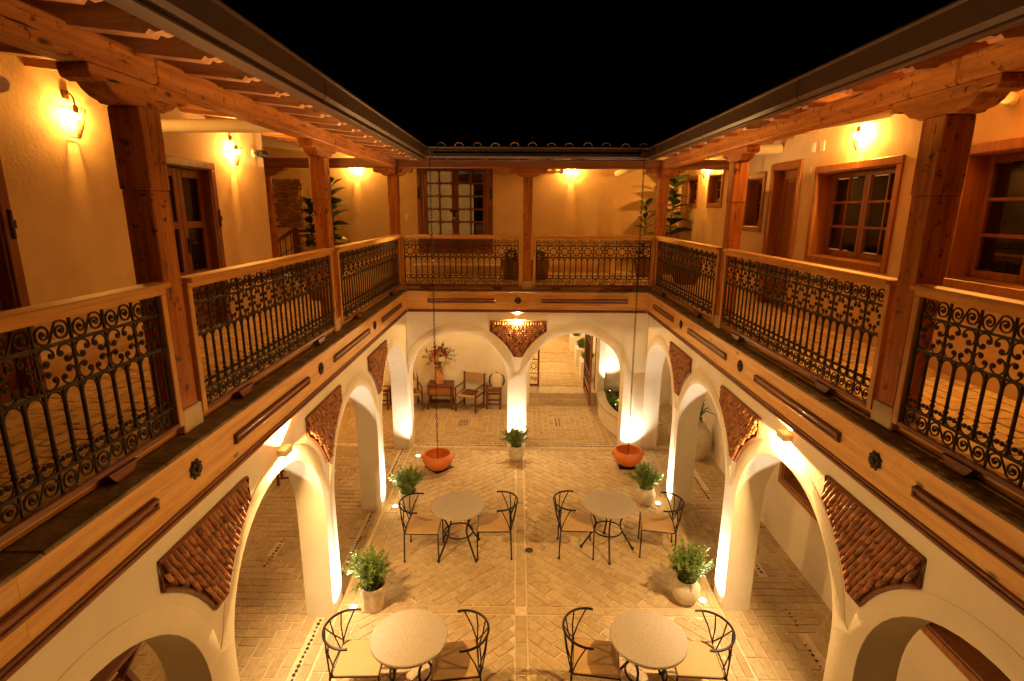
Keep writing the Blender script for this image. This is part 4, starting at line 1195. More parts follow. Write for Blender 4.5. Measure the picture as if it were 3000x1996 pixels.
# ================================================================== COURTYARD FURNITURE
def make_chair(label):
    t = thing('iron_chair', label, 'chair', (0, 0, 0), 0, 'iron chairs with woven seats')
    s = MB().box(-.225, .225, -.23, .23, .437, .453, .008); s.build('seat', WOVEN, t, local=True)
    fr_ = MB().tube([(-.228, -.232, .438), (.228, -.232, .438), (.228, .232, .438), (-.228, .232, .438)], .009, 6, closed=True)
    fr_.build('seat_frame', CHAIRIRON, t, local=True, smooth=True)
    for sx in (-1, 1):
        for sy in (-1, 1):
            x = -.24 if sx < 0 else .23
            l = MB().tube([(x - (.012 if sx < 0 else -.004), sy*.238, .0), (x, sy*.236, .44)], .0105, 7); l.lathe([(0, 0), (.016, 0), (.016, .014), (.011, .018)], (x - (.012 if sx < 0 else -.004), sy*.238, 0), 8)
            l.build('leg', CHAIRIRON, t, local=True, smooth=True)
    rail = [(-.085 + .255*math.cos(a), .27*math.sin(a), .79 - .012*math.cos(a)) for a in [R(80 + (280 - 80)*i/26) for i in range(27)]]
    MB().tube(rail, .0125, 8).build('backrest', CHAIRIRON, t, local=True, smooth=True)
    for i, (k, sy) in enumerate(((2, 1), (6, 1), (10, 1), (13, -1), (13, 1), (16, -1), (20, -1), (24, -1))):
        p = rail[k]
        q = (-.238, sy*.232 if k not in (10, 16) else sy*.12, .445)
        MB().tube([p, ((p[0] + q[0])/2 - .012, (p[1] + q[1])/2, (p[2] + q[2])/2), q], .0075, 6).build('spindle', CHAIRIRON, t, local=True, smooth=True)
    return t
c0 = make_chair('iron chair left of the far left round table, in front of a fern pot')
c0.location = (-1.315, 6.965, 0)
dup(c0, (-.315, 7.04, 0), PI + R(2), 'iron chair right of the far left round table')
dup(c0, (.885, 7.075, 0), R(-2), 'iron chair left of the far right round table')
dup(c0, (2.06, 7.085, 0), PI + R(-10), 'iron chair right of the far right round table, its seat fully in view')
dup(c0, (-1.555, 4.575, 0), R(2), 'iron chair left of the near left round table, cut by the lower picture edge')
dup(c0, (-.60, 4.56, 0), PI + R(8), 'iron chair right of the near left round table, half in shadow')
dup(c0, (.825, 4.615, 0), R(-7), 'iron chair left of the near right round table, half in shadow')
dup(c0, (1.83, 4.62, 0), PI + R(-3), 'iron chair right of the near right round table, cut by the lower picture edge')
def make_table(label):
    t = thing('round_table', label, 'table', (0, 0, 0), 0, 'round granite tables')
    MB().lathe([(0, .735), (.372, .735), (.380, .728), (.382, .715), (.378, .706), (0, .704)], seg=56).build('tabletop', GRANITE, t, local=True, smooth=True)
    MB().tube([(.205*math.cos(2*PI*i/32), .205*math.sin(2*PI*i/32), .315) for i in range(32)], .0115, 7, closed=True).build('ring', CHAIRIRON, t, local=True, smooth=True)
    for k in range(4):
        a = k*PI/2
        pts = [(.31, .70), (.25, .60), (.20, .50), (.178, .43), (.180, .36), (.21, .29), (.26, .2), (.32, .1), (.375, .012)]
        l = MB().tube([(r*math.cos(a), r*math.sin(a), z) for r, z in pts], .0135, 8)
        l.lathe([(0, 0), (.02, 0), (.021, .016), (.014, .022)], (.378*math.cos(a), .378*math.sin(a), 0), 9)
        l.build('leg', CHAIRIRON, t, local=True, smooth=True)
    MB().tube([(-.31, 0, .697), (.31, 0, .697)], .009, 6).tube([(0, -.31, .697), (0, .31, .697)], .009, 6).build('cross_bar', CHAIRIRON, t, local=True)
    return t
t0 = make_table('far left round granite table, standing in front of the left orange bowl')
t0.location = (-.825, 7.02, 0); t0.rotation_euler = (0, 0, PI/4)
dup(t0, (1.35, 7.11, 0), R(-3), 'far right round granite table with one leg pointing at the camera')
dup(t0, (-1.05, 4.55, 0), R(40), 'near left round granite table at the lower picture edge')
dup(t0, (1.33, 4.58, 0), R(50), 'near right round granite table at the lower picture edge')

# ferns in stone pots
def fern_mesh(n, rad, hgt, seed):
    rnd = random.Random(seed); mb = MB()
    for k in range(n):
        az = rnd.uniform(0, 2*PI); tilt = rnd.betavariate(1.25, 2.1)
        L = hgt*rnd.uniform(.75, 1.12)*(1.0 - .12*tilt); lean = R(8 + 82*tilt)
        base = Vector((rnd.uniform(-.06, .06), rnd.uniform(-.06, .06), 0)); pts = []; p = base.copy(); a = lean*.35
        for i in range(9):
            pts.append(p.copy()); a += lean*.09
            p = p + Vector((math.cos(az)*math.sin(a), math.sin(az)*math.sin(a), math.cos(a)))*(L/8)
        for i in range(8):
            for q in range(13):
                u = i + rnd.random(); j = min(7, int(u)); f = u - j
                c = pts[j].lerp(pts[j + 1], f); ax = (pts[j + 1] - pts[j]).normalized()
                t = u/8; ln = .056*(.45 + 1.1*math.sin(PI*min(1, .12 + t*.88)))*rnd.uniform(.7, 1.2)
                d = Vector((rnd.gauss(0, 1), rnd.gauss(0, 1), rnd.gauss(0, 1))); d = (d - ax*d.dot(ax)).normalized()
                d = (d + ax*.75).normalized(); sdv = d.cross(Vector((rnd.gauss(0, 1), rnd.gauss(0, 1), rnd.gauss(0, 1)))).normalized()*.0062
                mb.add([c - sdv, c + sdv, c + d*ln + sdv*.15, c + d*ln - sdv*.15], [(0, 1, 2, 3)])
    return mb
def make_fern(label, seed, kind=0):
    t = thing('potted_fern', label, 'potted plant', (0, 0, 0), 0, 'ferns in stone pots')
    prof = [(0, 0), (.085, 0), (.10, .01), (.150, .08), (.172, .16), (.168, .23), (.140, .295), (.122, .315), (.128, .335), (.118, .338), (.108, .315), (0, .31)] if kind == 0 else \
           [(0, 0), (.115, 0), (.122, .012), (.14, .15), (.158, .29), (.168, .325), (.166, .345), (.15, .345), (.14, .31), (0, .30)]
    MB().lathe(prof, seg=28).build('pot', POTSTONE, t, local=True, smooth=True)
    MB().lathe([(0, .322 if kind == 0 else .312), (.113 if kind == 0 else .142, .318 if kind == 0 else .308)], seg=16).build('soil', SOIL, t, local=True)
    f = fern_mesh(66, .3, .47, seed); f.v = [(x, y, z + .31) for x, y, z in f.v]
    f.build('foliage', FERN, t, local=True, fix=False)
    return t
for loc, lab, sd, kd, rz, s in (((2.17, 6.0, 0), 'fern in a stone pot at the near right pier', 3, 0, .4, 1.0), ((2.2, 8.36, 0), 'fern in a round stone pot at the far right pier, behind a chair', 8, 0, 2, .95),
                         ((.0, 10.0, 0), 'fern in a round stone pot in front of the middle back pier', 5, 0, 1, .92),
                         ((-1.77, 5.82, 0), 'fern in a straight-sided stone pot at the near left pier', 9, 1, 3, 1.0), ((-1.79, 8.16, 0), 'fern in a straight-sided stone pot at the far left pier, behind a chair', 4, 1, 5, .92)):
    f = make_fern(lab, sd, kd); f.location = loc; f.rotation_euler = (0, 0, rz); f.scale = (s, s, s)

# orange bowls under rain chains
lk = MB().tube([(.0155*math.cos(a), 0, .028*math.sin(a)) for a in [2*PI*i/12 for i in range(12)]], .0048, 5, closed=True).mesh('link', CHAIRIRON, smooth=True)
for (bx, by, top, lab, lug) in ((-1.50, 9.56, (-1.50, 9.62, 5.745), 'left', 1), (2.18, 9.80, (2.17, 9.86, 5.745), 'right', -1)):
    t = thing('terracotta_bowl', 'bright orange terracotta bowl under the %s rain chain' % lab, 'bowl', (bx, by, 0), 0, 'orange bowls under the rain chains')
    pr = [(0, .02), (.13, .02), (.15, .03), (.215, .09), (.272, .17), (.29, .235), (.283, .28), (.262, .315), (.25, .335), (.237, .335), (.232, .315), (.25, .27), (.255, .23), (.24, .16), (.19, .09), (.1, .05), (0, .045)]
    MB().lathe(pr, seg=44).build('body', TERRA, t, local=True, smooth=True)
    for a in (R(0), PI): MB().tube([(.272*math.cos(a + u), .272*math.sin(a + u), .255 + .02*math.cos(u*9)) if abs(u) > .12 else (.315*math.cos(a + u), .315*math.sin(a + u), .265) for u in (-.17, -.08, 0, .08, .17)], .016, 7).build('lug', TERRA, t, local=True, smooth=True)
    MB().lathe([(0, .075), (.19, .075)], seg=24).build('water', plain('bowl_water', (.3, .07, .01), .08, bmp=0), t, local=True)
    pt = MB().box(-.2, .2, -.2, .2, .001, .012); pt.build('drain_pit', BLACK, None, base=(0, 0, 0))
    po = bpy.context.scene.objects[-1] if False else [o for o in COL.objects if o.name.startswith('drain_pit') and not o.get('label')][0]
    po.location = (bx + (.01 if lug > 0 else .01), by + (.08 if lug > 0 else .02), 0); po.rotation_euler = (0, 0, PI/4 if lug > 0 else 0)
    tag(po, 'dark square drain grate in the paving under the %s orange bowl' % lab, 'drain', 'drain grates under the bowls')
    ch = thing('rain_chain', '%s dark link chain hanging from the roof gutter into an orange bowl' % lab, 'chain', top, 0, 'rain chains')
    bot = Vector((bx, by, .10)); tp = Vector(top); n = int((tp - bot).length/.045)
    ch.location = tp
    for i in range(n):
        p = tp.lerp(bot, (i + .5)/n) - tp
        inst('link', lk, ch, p, (0, 0, (PI/2)*(i % 2) + random.uniform(-.3, .3)))
    hk = MB().box(-.05, .05, -.06, .06, -.03, .10, .01); hk.build('outlet', GUTTER, ch, local=True)
o = MB().lathe([(0, .003), (.045, .003), (.055, .006), (.06, .001)], seg=24).build('floor_drain', IRON, None)
o.location = (.20, 7.03, 0); tag(o, 'small round metal floor drain between the far tables', 'drain')

# ================================================================== BACK GALLERY FURNITURE
def legbox(p, q, w_=.035):
    mb = MB(); P, Q = Vector(p), Vector(q); d = (Q - P).normalized(); u = d.cross(Vector((0, 1, 0)) if abs(d.y) < .9 else Vector((1, 0, 0))).normalized()*w_/2; v = d.cross(u).normalized()*w_/2
    vs = [P + a*u + b*v for a, b in ((-1, -1), (1, -1), (1, 1), (-1, 1))] + [Q + a*u + b*v for a, b in ((-1, -1), (1, -1), (1, 1), (-1, 1))]
    mb.add(vs, [(0, 1, 2, 3), (4, 5, 6, 7), (0, 1, 5, 4), (1, 2, 6, 5), (2, 3, 7, 6), (3, 0, 4, 7)]); return mb
def make_armchair(label):           # faces -y
    t = thing('canvas_armchair', label, 'armchair', (0, 0, 0), 0, 'canvas armchairs against the rear wall')
    for sx in (-1, 1):
        legbox((sx*.27, -.24, 0), (sx*.27, -.24, .60)).build('leg', DARKW['z'], t, local=True)
        legbox((sx*.27, .25, 0), (sx*.275, .30, .88)).build('leg', DARKW['z'], t, local=True)
        MB().box(sx*.27 - .022, sx*.27 + .022, -.29, .268, .6005, .622, .005).build('armrest', DARKW['y'], t, local=True)
        legbox((sx*.27, -.22, .14), (sx*.27, .24, .14), .025).build('stretcher', DARKW['y'], t, local=True)
        legbox((sx*.27, -.22, .40), (sx*.27, .25, .40), .03).build('side_rail', DARKW['y'], t, local=True)
    MB().box(-.252, .252, -.25, .25, .385, .425, .012).build('seat', CANVAS, t, local=True)
    MB().box(-.17, .17, -.15, .20, .4255, .455, .014).build('cushion', DARKW['x'], t, local=True)
    b = MB(); n = 8
    vs = []
    for i in range(n + 1):
        u = -1 + 2*i/n; y = .285 + .03*(1 - u*u)
        vs += [(u*.268, y, .63), (u*.268, y + .012, .86), (u*.268, y + .014, .63), (u*.268, y + .026, .86)]
    fs = []
    for i in range(n):
        a, c = 4*i, 4*i + 4
        fs += [(a, c, c + 1, a + 1), (a + 2, c + 2, c + 3, a + 3), (a, c, c + 2, a + 2), (a + 1, c + 1, c + 3, a + 3)]
    b.add(vs, fs); b.build('backrest', CANVAS, t, local=True, smooth=True)
    return t
ac = make_armchair('canvas armchair right of the drawer table, facing the courtyard')
ac.location = (-1.17, 12.81, 0); ac.rotation_euler = (0, 0, R(-20))
dup(ac, (-2.68, 12.84, 0), R(22), 'canvas armchair left of the drawer table, half hidden by the pier')
t = thing('drawer_table', 'dark wooden drawer table with slanted legs under the flower vase', 'table', (-1.90, 12.95, 0))
bx, by = -1.90, 12.96
MB().box(bx - .31, bx + .31, by - .26, by + .22, .605, .64, .008).build('tabletop', DARKW['x'], t)
s = MB(); s.box(bx - .30, bx - .275, by - .22, by + .2, .36, .6045); s.box(bx + .275, bx + .30, by - .22, by + .2, .36, .6045); s.box(bx - .2745, bx + .2745, by - .2, by + .2, .36, .385)
s.box(bx - .2745, bx + .2745, by + .18, by + .2, .3855, .6045); s.build('body', DARKW['z'], t)
MB().box(bx - .265, bx + .265, by - .225, by - .2, .395, .595, .008).build('drawer', CASE['x'], t)
for sx in (-1, 1):
    for y in (-.19, .17): legbox((bx + sx*.31, by + y, 0), (bx + sx*.255, by + y, .36), .045).build('leg', DARKW['z'], t)
MB().box(bx - .28, bx + .28, by - .17, by + .15, .13, .15).build('shelf', DARKW['x'], t)
def make_stool(label):
    t = thing('wooden_stool', label, 'stool', (0, 0, 0), 0, 'small wooden stools')
    for sx in (-1, 1):
        for sy in (-1, 1): legbox((sx*.165, sy*.15, 0), (sx*.165, sy*.15, .47), .042).build('leg', DARKW['z'], t, local=True)
    for sy in (-1, 1):
        MB().box(-.2, .2, sy*.15 - .03, sy*.15 + .03, .4705, .53, .006).build('rail', DARKW['x'], t, local=True)
        MB().box(-.144, .144, sy*.15 - .012, sy*.15 + .012, .12, .15).build('stretcher', DARKW['x'], t, local=True)
        MB().box(-.144, .144, sy*.15 - .014, sy*.15 + .014, .38, .42).build('stretcher', DARKW['x'], t, local=True)
    for sx in (-1, 1): MB().box(sx*.165 - .03, sx*.165 + .03, -.1195, .1195, .472, .529, .006).build('rail', DARKW['y'], t, local=True)
    MB().box(-.134, .134, -.119, .119, .49, .515, .004).build('seat', WOVEN, t, local=True)
    return t
s0 = make_stool('wooden stool under the patterned backpack'); s0.location = (-.575, 12.97, 0)
dup(s0, (-3.36, 12.86, 0), 0, 'wooden stool against the rear wall in the far left corner')
dup(s0, (-4.15, 9.05, 0), R(12), 'wooden stool glimpsed through the second left arch')
# trestle bench, bottom left
t = thing('trestle_bench', 'dark wooden bench with crossed legs seen through the nearest left arch', 'bench', (-3.9, 4.3, 0))
MB().box(-4.1, -3.62, 3.2, 4.55, .74, .78, .006).build('top', DARKW['y'], t)
for y in (3.35, 4.38):
    legbox((-4.08, y, 0), (-3.66, y, .74), .06).build('leg', DARKW['z'], t)
    legbox((-3.64, y + .045, 0), (-4.06, y + .045, .74), .06).build('leg', DARKW['z'], t)
legbox((-3.87, 3.36, .38), (-3.87, 4.40, .38), .05).build('stretcher', DARKW['y'], t)
legbox((-3.86, 4.44, .36), (-4.06, 4.6, .02), .05).build('brace', DARKW['z'], t)
# backpack
t = thing('backpack', 'pale patterned backpack with black straps standing on a wooden stool', 'backpack', (-.50, 13.0, .531))
b = MB(); lv = [(0, .125, .075), (.03, .145, .09), (.12, .14, .095), (.24, .135, .085), (.31, .11, .07), (.345, .06, .04)]
for i in range(len(lv)):
    pass
vs = []; fs = []; seg = 20
for (z, a, c) in lv:
    for k in range(seg):
        an = 2*PI*k/seg; ca, sa = math.cos(an), math.sin(an)
        vs.append((math.copysign(abs(ca)**.55, ca)*a, math.copysign(abs(sa)**.55, sa)*c, z))
for i in range(len(lv) - 1):
    for k in range(seg): fs.append((i*seg + k, i*seg + (k + 1) % seg, (i + 1)*seg + (k + 1) % seg, (i + 1)*seg + k))
fs += [list(range(seg)), [(len(lv) - 1)*seg + k for k in range(seg)]]
b.add(vs, fs); b.build('bag', plain('pale_bag_cloth', (.60, .50, .36), .85, var=.3, scale=60, bmp=.1), t, local=True, smooth=True)
b = MB(); b.box(-.11, .11, -.125, -.085, .02, .19, .02); b.build('pocket', plain('pocket_cloth', (.58, .48, .34), .85, var=.35, scale=60, bmp=.1), t, local=True, smooth=True)
for sx in (-1, 1): MB().tube([(sx*.125, .02, .32), (sx*.175, .03, .26), (sx*.185, .0, .14), (sx*.15, -.02, .03)], [.012, .015, .022, .014], 6).build('strap', BLACK, t, local=True, smooth=True)
MB().tube([(-.03, .03, .34), (0, .03, .38), (.03, .03, .34)], .008, 6).build('grab_loop', BLACK, t, local=True, smooth=True)
# flower vase
t = thing('flower_vase', 'tall woven vase with a big bouquet of cream and red flowers on the drawer table', 'vase', (-1.93, 12.92, .641))
MB().lathe([(0, 0), (.098, 0), (.102, .01), (.1, .2), (.098, .41), (.09, .415), (.09, .38), (0, .37)], seg=24).build('vase', plain('woven_vase', (.58, .28, .09), .6, var=.3, scale=40, bmp=.4, bscale=120), t, local=True, smooth=True)
rnd = random.Random(5)
def flower_mesh(col, name, petals=14, r=.05):
    mb = MB()
    for ly in range(3):
        for k in range(petals - ly*3):
            a = 2*PI*k/(petals - ly*3) + ly*.3; el = R(15 + 28*ly); rr = r*(1 - .2*ly)
            d = Vector((math.cos(a)*math.cos(el), math.sin(a)*math.cos(el), math.sin(el))); sd_ = Vector((-math.sin(a), math.cos(a), 0))*rr*.22
            b_ = Vector((0, 0, .004*ly)); mb.add([b_, b_ + d*rr*.6 + sd_, b_ + d*rr, b_ + d*rr*.6 - sd_], [(0, 1, 2, 3)])
    mb.ball((0, 0, .012), r*.28, 8, 5)
    return mb.mesh(name, col)
F_CR = flower_mesh(pieces('cream_petals', [(.78, .66, .44), (.7, .55, .33)], .7, .1, 0), 'flower', 16, .062)
F_RD = flower_mesh(pieces('red_petals', [(.42, .035, .015), (.5, .08, .02)], .6, .1, 0), 'flower', 10, .075)
F_PK = flower_mesh(pieces('peach_petals', [(.66, .36, .17), (.58, .28, .12)], .7, .1, 0), 'flower', 14, .055)
cen = Vector((0, -.02, .62))
for k in range(44):
    a = rnd.uniform(0, 2*PI); el = rnd.uniform(-.35, 1.2); d = Vector((math.cos(a)*math.cos(el), math.sin(a)*math.cos(el)*.75, math.sin(el)))
    p = cen + d*rnd.uniform(.17, .28)*Vector((1.2, 1, 1)).length/1.85
    me = F_CR if d.x > -.1 and d.z < .5 else (F_RD if rnd.random() < .45 else F_PK)
    inst('flower', me, t, p, d.to_track_quat('Z', 'Y').to_euler(), (rnd.uniform(.8, 1.25),)*3)
lf = MB(); lf.add([(0, 0, 0), (.016, .03, .006), (0, .075, 0), (-.016, .03, .006)], [(0, 1, 2), (0, 2, 3)])
lfm = lf.mesh('leaf', BUSH)
for k in range(22):
    a = rnd.uniform(0, 2*PI); el = rnd.uniform(-.75, 1.35); d = Vector((math.cos(a)*math.cos(el), math.sin(a)*math.cos(el)*.7, math.sin(el)))
    L = rnd.uniform(.33, .46); st = [cen*.75, cen + d*L*.5 + Vector((0, 0, .05)), cen + d*L]
    MB().tube(st, .004, 5).build('stem', STEM, t, local=True)
    for j in range(9):
        p = st[1].lerp(st[2], j/8 + rnd.uniform(-.05, .05)); q = (d + Vector((rnd.gauss(0, .8), rnd.gauss(0, .8), rnd.gauss(0, .8)))).normalized()
        inst('leaf', lfm, t, p, q.to_track_quat('Y', 'Z').to_euler(), (1.1, 1, 1))

# ================================================================== ENTRANCE: GATE, PLANT BED, PLANTER BOXES
def gate_leaf(label, loc, rz, L=1.0, mid=False):
    t = thing('iron_gate', label, 'gate', loc, rz, 'open wrought iron gate leaves'); Hh = 2.3
    for x in (0, L - .05): MB().box(x, x + .05, -.025, .025, 0, Hh, .004).build('stile', TRIM['z'], t, local=True)
    for z in (0, .34, .72, 1.5, Hh - .05): MB().box(.0505, L - .0505, -.02, .02, z, z + (.05 if z in (0, Hh - .05) else .02)).build('rail', TRIM['x'], t, local=True)
    n = int((L - .1)/.105)
    for i in range(1, n + 1):
        x = .05 + (L - .1)*i/(n + 1); MB().tube([(x, 0, .74), (x, 0, 1.5)], .008, 6).build('bar', IRON, t, local=True)
    m_ = max(1, round((L - .1)/CW)); cw = (L - .1)/m_
    for i in range(m_):
        xc = .05 + (i + .5)*cw
        for z in (.2, .54, 1.64, 1.88, 2.1): inst('rosette' if z != .2 else 'scroll', ROS if z != .2 else SCR_A, t, (xc, 0, z), sc=(cw/CW, 1, 1.1))
    return t
gate_leaf('open wrought iron gate leaf seen almost edge-on in the entrance', (1.78, 13.72, .275), R(-91), 1.33)
gate_leaf('narrow end of the left iron gate leaf showing beside the middle back pier', (.60, 13.9, .275), PI - R(4), .9)
o = MB().box(2.03, 2.10, 13.60, 13.67, .27, 2.75, .006).build('gate_post', TRIM['z'], None, base=(2.06, 13.63, .27)); tag(o, 'dark upright gate post right of the open gate leaf', 'post')
# curved plant bed
t = thing('plant_bed', 'curved low plaster wall with terracotta coping around a planted bed', 'planter', (2.6, 12.0, 0))
curve = [(2.16, 13.12), (2.06, 12.95), (2.015, 12.74), (1.99, 12.35), (2.01, 11.95), (2.07, 11.62), (2.17, 11.32), (2.33, 11.05), (2.55, 10.92), (2.9, 10.90)]
def ribbon(pts, w0, w1, z0, z1):
    mb = MB(); n = len(pts); P = [Vector((x, y, 0)) for x, y in pts]; vs = []
    for i in range(n):
        tg = (P[min(n - 1, i + 1)] - P[max(0, i - 1)]).normalized(); nm = Vector((-tg.y, tg.x, 0))
        for wv, z in ((w0, z0), (w1, z0), (w1, z1), (w0, z1)): q = P[i] + nm*wv; vs.append((q.x, q.y, z))
    fs = []
    for i in range(n - 1):
        for k in range(4): fs.append((4*i + k, 4*i + (k + 1) % 4, 4*i + 4 + (k + 1) % 4, 4*i + 4 + k))
    fs += [(0, 1, 2, 3), (4*n - 4, 4*n - 3, 4*n - 2, 4*n - 1)]; mb.add(vs, fs); return mb
fine = []
for i in range(len(curve) - 1):
    for k in range(4): f = k/4; fine.append((curve[i][0]*(1 - f) + curve[i + 1][0]*f, curve[i][1]*(1 - f) + curve[i + 1][1]*f))
fine.append(curve[-1])
ribbon(fine, .0, .15, 0, .40).build('low_wall', PLASTER_LOW, t, smooth=True)
ribbon([(2.9, 10.9), (3.08, 10.95), (3.1, 11.3), (3.1, 13.3)], .0, .14, 0, .42).build('low_wall', PLASTER_LOW, t)
step_ = 6
for i in range(0, len(fine) - 1, step_): 
    seg_ = fine[i:i + step_ + 1]
    if len(seg_) > 1: ribbon(seg_, -.03, .175, .401, .44).build('coping', PLINTH, t)
s = MB(); s.prism([(x + .1, y) for x, y in fine] + [(3.0, 10.95), (3.0, 13.3), (2.3, 13.3)], .30, .34, 'xyz'); s.build('soil', SOIL, t)
gm = fern_mesh(26, .2, .26, 77).mesh('shrub', FERN, fix=False)
for k, (x, y) in enumerate(((2.32, 12.95), (2.3, 12.5), (2.28, 12.1), (2.35, 11.75), (2.45, 11.4), (2.62, 11.2), (2.6, 12.2), (2.7, 12.7), (2.75, 11.7))):
    inst('shrub', gm, t, (x - 2.6, y - 12.0, .33), (0, 0, k*1.3), (.8 + .1*(k % 3),)*3)
def spike(x, y, z, aim, e, label):
    t2 = thing('garden_spotlight', label, 'spotlight', (x, y, z), 0, 'spotlights in the plant bed')
    MB().tube([(0, 0, -.1), (0, 0, .0)], .008, 6).tube([(0, 0, 0), Vector(aim).normalized()*.07], .022, 8).build('body', BLACK, t2, local=True)
    d = Vector(aim).normalized(); lens = MB().lathe([(0, 0), (.02, 0)], seg=12).build('lens', LENS, t2, local=True); lens.location = d*.0715; lens.rotation_euler = d.to_track_quat('Z', 'Y').to_euler()
    o = lamp('beam', 'SPOT', t2, d*.08, SPOT_COL, e, .02, spot_size=R(80), spot_blend=.8); o.rotation_euler = d.to_track_quat('-Z', 'Y').to_euler()
spike(2.30, 12.80, .45, (.12, .45, 1), 95, 'small spotlight at the far end of the curved plant bed')
spike(2.15 + .1, 11.80, .45, (.35, .5, .8), 80, 'small spotlight in the middle of the curved plant bed')
for k, (y, lab) in enumerate(((14.72, 'nearest white planter box along the passage, half behind the gate'), (16.15, 'middle white planter box along the passage'), (17.75, 'farthest white planter box along the passage'))):
    t = thing('planter_box', lab, 'planter', (1.95, y, .27), 0, 'white planter boxes along the passage')
    b = MB(); b.prism([(-.16, -.22), (.2, -.22), (.2, .3), (-.16, .3)], 0, .5, 'xyz'); b.build('box', WHITE, t, local=True)
    inst('shrub', gm, t, (.02, .04, .48), (0, 0, k), (1.0, 1.0, 1.0))
    inst('shrub', gm, t, (.05, .1, .48), (0, 0, k + 2), (.9, 1.0, 1.1))
b = MB(); b.box(2.35, 2.6, 14.2, 22, .2, 4.5); b.box(-1.05, -.8, 13.8, 22, .2, 4.5); b.box(-.8, 2.35, 20.6, 20.9, .2, 4.5)
tag(b.build('passage_wall', PLASTER_LOW, None, base=(.8, 18, .2)), 'plaster walls enclosing the passage beyond the gate', 'wall')
# big jar with a dracaena in the right arcade
t = thing('jar_plant', 'big egg-shaped pale jar with a spiky plant in the right arcade', 'potted plant', (3.62, 10.15, 0))
MB().lathe([(0, 0), (.12, 0), (.2, .1), (.265, .26), (.28, .42), (.24, .58), (.16, .70), (.13, .74), (.15, .77), (.13, .775), (.11, .74), (0, .73)], seg=32).build('jar', POTSTONE, t, local=True, smooth=True)
rnd = random.Random(3)
MB().tube([(0, 0, .72), (-.04, 0, .9), (0, .02, 1.1)], .014, 6).build('stem', STEM, t, local=True)
bl_ = MB(); n = 6
for i in range(n + 1):
    u = i/n; wd = .03*math.sin(PI*(.12 + .88*u))**.8 if u < 1 else .002; z = .42*u; x = .14*u*u
    bl_.v += [(x, -wd, z - .10*u*u), (x - .006, 0, z - .006 - .10*u*u), (x, wd, z - .10*u*u)]
for i in range(n): bl_.f += [[3*i, 3*i + 1, 3*i + 4, 3*i + 3], [3*i + 1, 3*i + 2, 3*i + 5, 3*i + 4]]
blade = bl_.mesh('leaf', LEAF, smooth=True)
for k in range(22):
    inst('leaf', blade, t, (rnd.uniform(-.02, .02), 0, .8 + .32*k/22), (0, R(rnd.uniform(5, 75)), rnd.uniform(0, 2*PI)), (rnd.uniform(.7, 1.1),)*3)

# ================================================================== PLANTS AND SMALL THINGS UPSTAIRS
def leaf_mesh(L, W, curl=.25, n=7):
    mb = MB(); 
    for i in range(n + 1):
        u = i/n; wd = W/2*math.sin(PI*min(1, (.04 + .96*u)))**.75*(1 if u < .99 else .05); z = -curl*L*u*u
        mb.v += [(-wd, L*u, z + wd*.22), (0, L*u, z), (wd, L*u, z + wd*.22)]
    for i in range(n): mb.f += [[3*i, 3*i + 1, 3*i + 4, 3*i + 3], [3*i + 1, 3*i + 2, 3*i + 5, 3*i + 4]]
    return mb.mesh('leaf', LEAF, smooth=True)
LF_R, LF_F = leaf_mesh(.33, .155), leaf_mesh(.5, .3, .35)
def tall_plant(loc, label, h, z0, nleaf, lm, potr, poth, potm, seed, spread=1.0, upward=25, lean=0.0, bare=0.0):
    t = thing('leafy_plant', label, 'potted plant', loc, 0, 'leafy plants in pots upstairs')
    MB().lathe([(0, 0), (potr*.72, 0), (potr*.76, .012), (potr, poth*.75), (potr*.98, poth), (potr*.9, poth), (potr*.86, poth - .03), (0, poth - .035)], seg=24).build('pot', potm, t, local=True, smooth=True)
    rnd = random.Random(seed); pts = [(lean*i/6 + rnd.uniform(-.012, .012), rnd.uniform(-.012, .012), poth - .05 + (h - poth)*i/6) for i in range(7)]
    MB().tube(pts, [.016 - .0015*i for i in range(7)], 6).build('stem', STEM, t, local=True, smooth=True)
    az = rnd.uniform(0, 6)
    for k in range(nleaf):
        u = bare + (1 - bare)*(k + .5)/nleaf; az += 2.4 + rnd.uniform(-.3, .3)
        j = min(5, int(u*6)); f = u*6 - j; p = Vector(pts[j]).lerp(Vector(pts[j + 1]), f)
        el = R(upward + 45*(u - .4) + rnd.uniform(-18, 18)); s = spread*rnd.uniform(.75, 1.15)*(1.1 - .35*u)
        inst('leaf', lm, t, p, (el, rnd.uniform(-.4, .4), az), (s, s, s))
    return t
tall_plant((3.56, 13.0, ZF), 'tall fiddle-leaf plant in the back right corner beside the little window', 2.35, 0, 34, LF_F, .22, .5, POTDARK, 12, 1.0, 20, .05, .16)
tall_plant((2.84, 12.4, ZF), 'rubber plant between the right rain chain and the right corner post', 1.65, 0, 34, LF_R, .2, .42, POTDARK, 14, 1.0, 20)
tall_plant((-4.42, 11.8, ZF), 'rubber plant beside the stair railing, left of the middle left post', 1.62, 0, 40, LF_R, .2, .72, POTSTONE, 15, 1.1, 20)
tall_plant((-4.10, 12.3, ZF), 'taller leafy plant half hidden behind the middle left post', 2.1, 0, 26, LF_F, .2, .6, POTDARK, 16, .9, 20)
